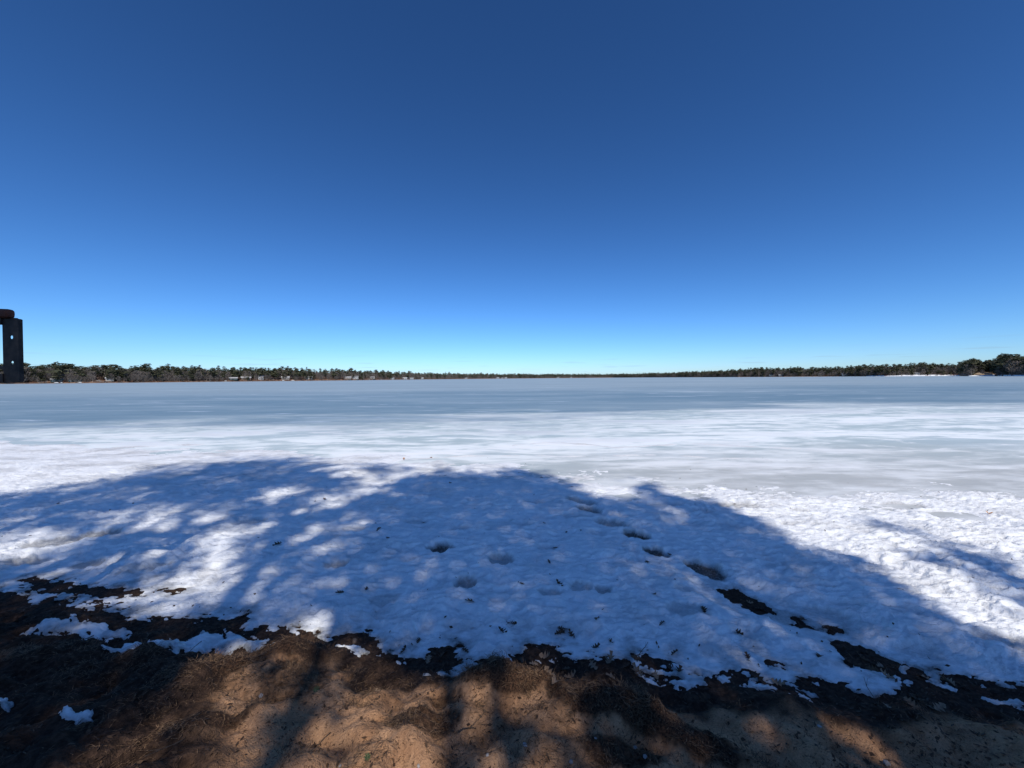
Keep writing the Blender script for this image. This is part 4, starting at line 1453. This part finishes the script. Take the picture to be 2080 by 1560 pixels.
# dry grass and needles over the bank
grs = np.random.default_rng(123)
N = 260000
bx = grs.uniform(-3.6, 4.2, N)
by = grs.uniform(1.0, 3.4, N)
bz, bl_, bw = bank_fields(bx, by)
M_ = snow_mask(bx, by)
clump = sm(fbm(bx * 4.5, by * 4.5, 3, 210), -0.1, 0.55)
pr = (bl_ * (0.25 + 0.9 * clump) * 0.75 + 0.035 + 0.05 * clump) * (M_ < -0.02) * (1 - 0.75 * (bw > 0.6) * (bl_ < .3))
ok = grs.uniform(0, 1, N) < pr
bx, by, bz, bl_ = bx[ok], by[ok], bz[ok], bl_[ok]
n = len(bx)
flow = 6.283 * fbm(bx * 2.6, by * 2.6, 3, 220) + grs.normal(0, 1.0, n)
L = grs.uniform(0.02, 0.085, n) * (0.55 + 0.6 * bl_)
w = grs.uniform(0.0006, 0.0013, n)
up = grs.uniform(0.0, 0.16, n) * (0.3 + bl_)
dx, dy = np.cos(flow), np.sin(flow)
bend = grs.normal(0, 0.35, n)
P0 = np.stack([bx, by, bz + 0.001], -1)
P1 = P0 + np.stack([dx * L * .5, dy * L * .5, up * L * .8 + 0.004], -1)
d2x, d2y = np.cos(flow + bend), np.sin(flow + bend)
P2 = P1 + np.stack([d2x * L * .5, d2y * L * .5, -0.2 * up * L], -1)
S = np.stack([-dy * w, dx * w, np.zeros(n)], -1)
V = np.stack([P0 - S, P0 + S, P1 + S, P1 - S, P2], 1).reshape(-1, 3)
i = np.arange(n) * 5
F = np.concatenate([np.stack([i, i + 1, i + 2], -1), np.stack([i, i + 2, i + 3], -1), np.stack([i + 3, i + 2, i + 4], -1)])
o = link(bpy.data.objects.new('dry_grass', np_mesh('dry_grass', V, F, DRY)))
tag(o, 'matted dry grass, roots and pine needles on the sandy bank', kind='stuff')

# crumbs of leaf litter at the snow edge and on the snow
N = 9000
cx = grs.uniform(-4.5, 5.5, N)
cy = edge_y(cx) + grs.normal(0.10, 0.32, N)
Mc = snow_mask(cx, cy)
pc = np.where(Mc < 0, 0.5, 0.055 * np.exp(-np.maximum(Mc, 0) / 0.2))
ok = grs.uniform(0, 1, N) < pc
far_x = grs.uniform(-6, 7, 200); far_y = grs.uniform(2.8, 9, 200)
bk_y = grs.uniform(1.1, 3.0, 9000); bk_x = grs.uniform(-1.5, 1.6, 9000) * (bk_y + 0.2)
bk = (snow_mask(bk_x, bk_y) < -0.02) & (grs.uniform(0, 1, 9000) < 0.25 + 0.75 * sm(fbm(bk_x * 3, bk_y * 3, 3, 230), -0.2, 0.5))
cx = np.concatenate([cx[ok], far_x, bk_x[bk]]); cy = np.concatenate([cy[ok], far_y, bk_y[bk]])
gz = bank_fields(cx, cy)[0]
sz = snow_fields(cx, cy)[0]
cz = np.maximum(np.maximum(gz, sz), np.where(cy > 4.3, -0.045, -9)) + 0.004
n = len(cx)
a = grs.uniform(0, 6.283, n)
s = grs.uniform(0.004, 0.017, n)
c0 = np.stack([cx, cy, cz], -1)
A = np.stack([np.cos(a) * s, np.sin(a) * s, grs.uniform(-.2, .6, n) * s], -1)
Bv = np.stack([-np.sin(a) * s * .4, np.cos(a) * s * .4, grs.uniform(-.3, .5, n) * s], -1)
V = np.stack([c0 - A, c0 + Bv, c0 + A, c0 - Bv], 1).reshape(-1, 3)
o = link(bpy.data.objects.new('leaf_litter', np_mesh('leaf_litter', V, np.arange(4 * n).reshape(-1, 4), LEAF_DARK)))
tag(o, 'dark bark crumbs and leaf scraps along the melting snow edge', kind='stuff')
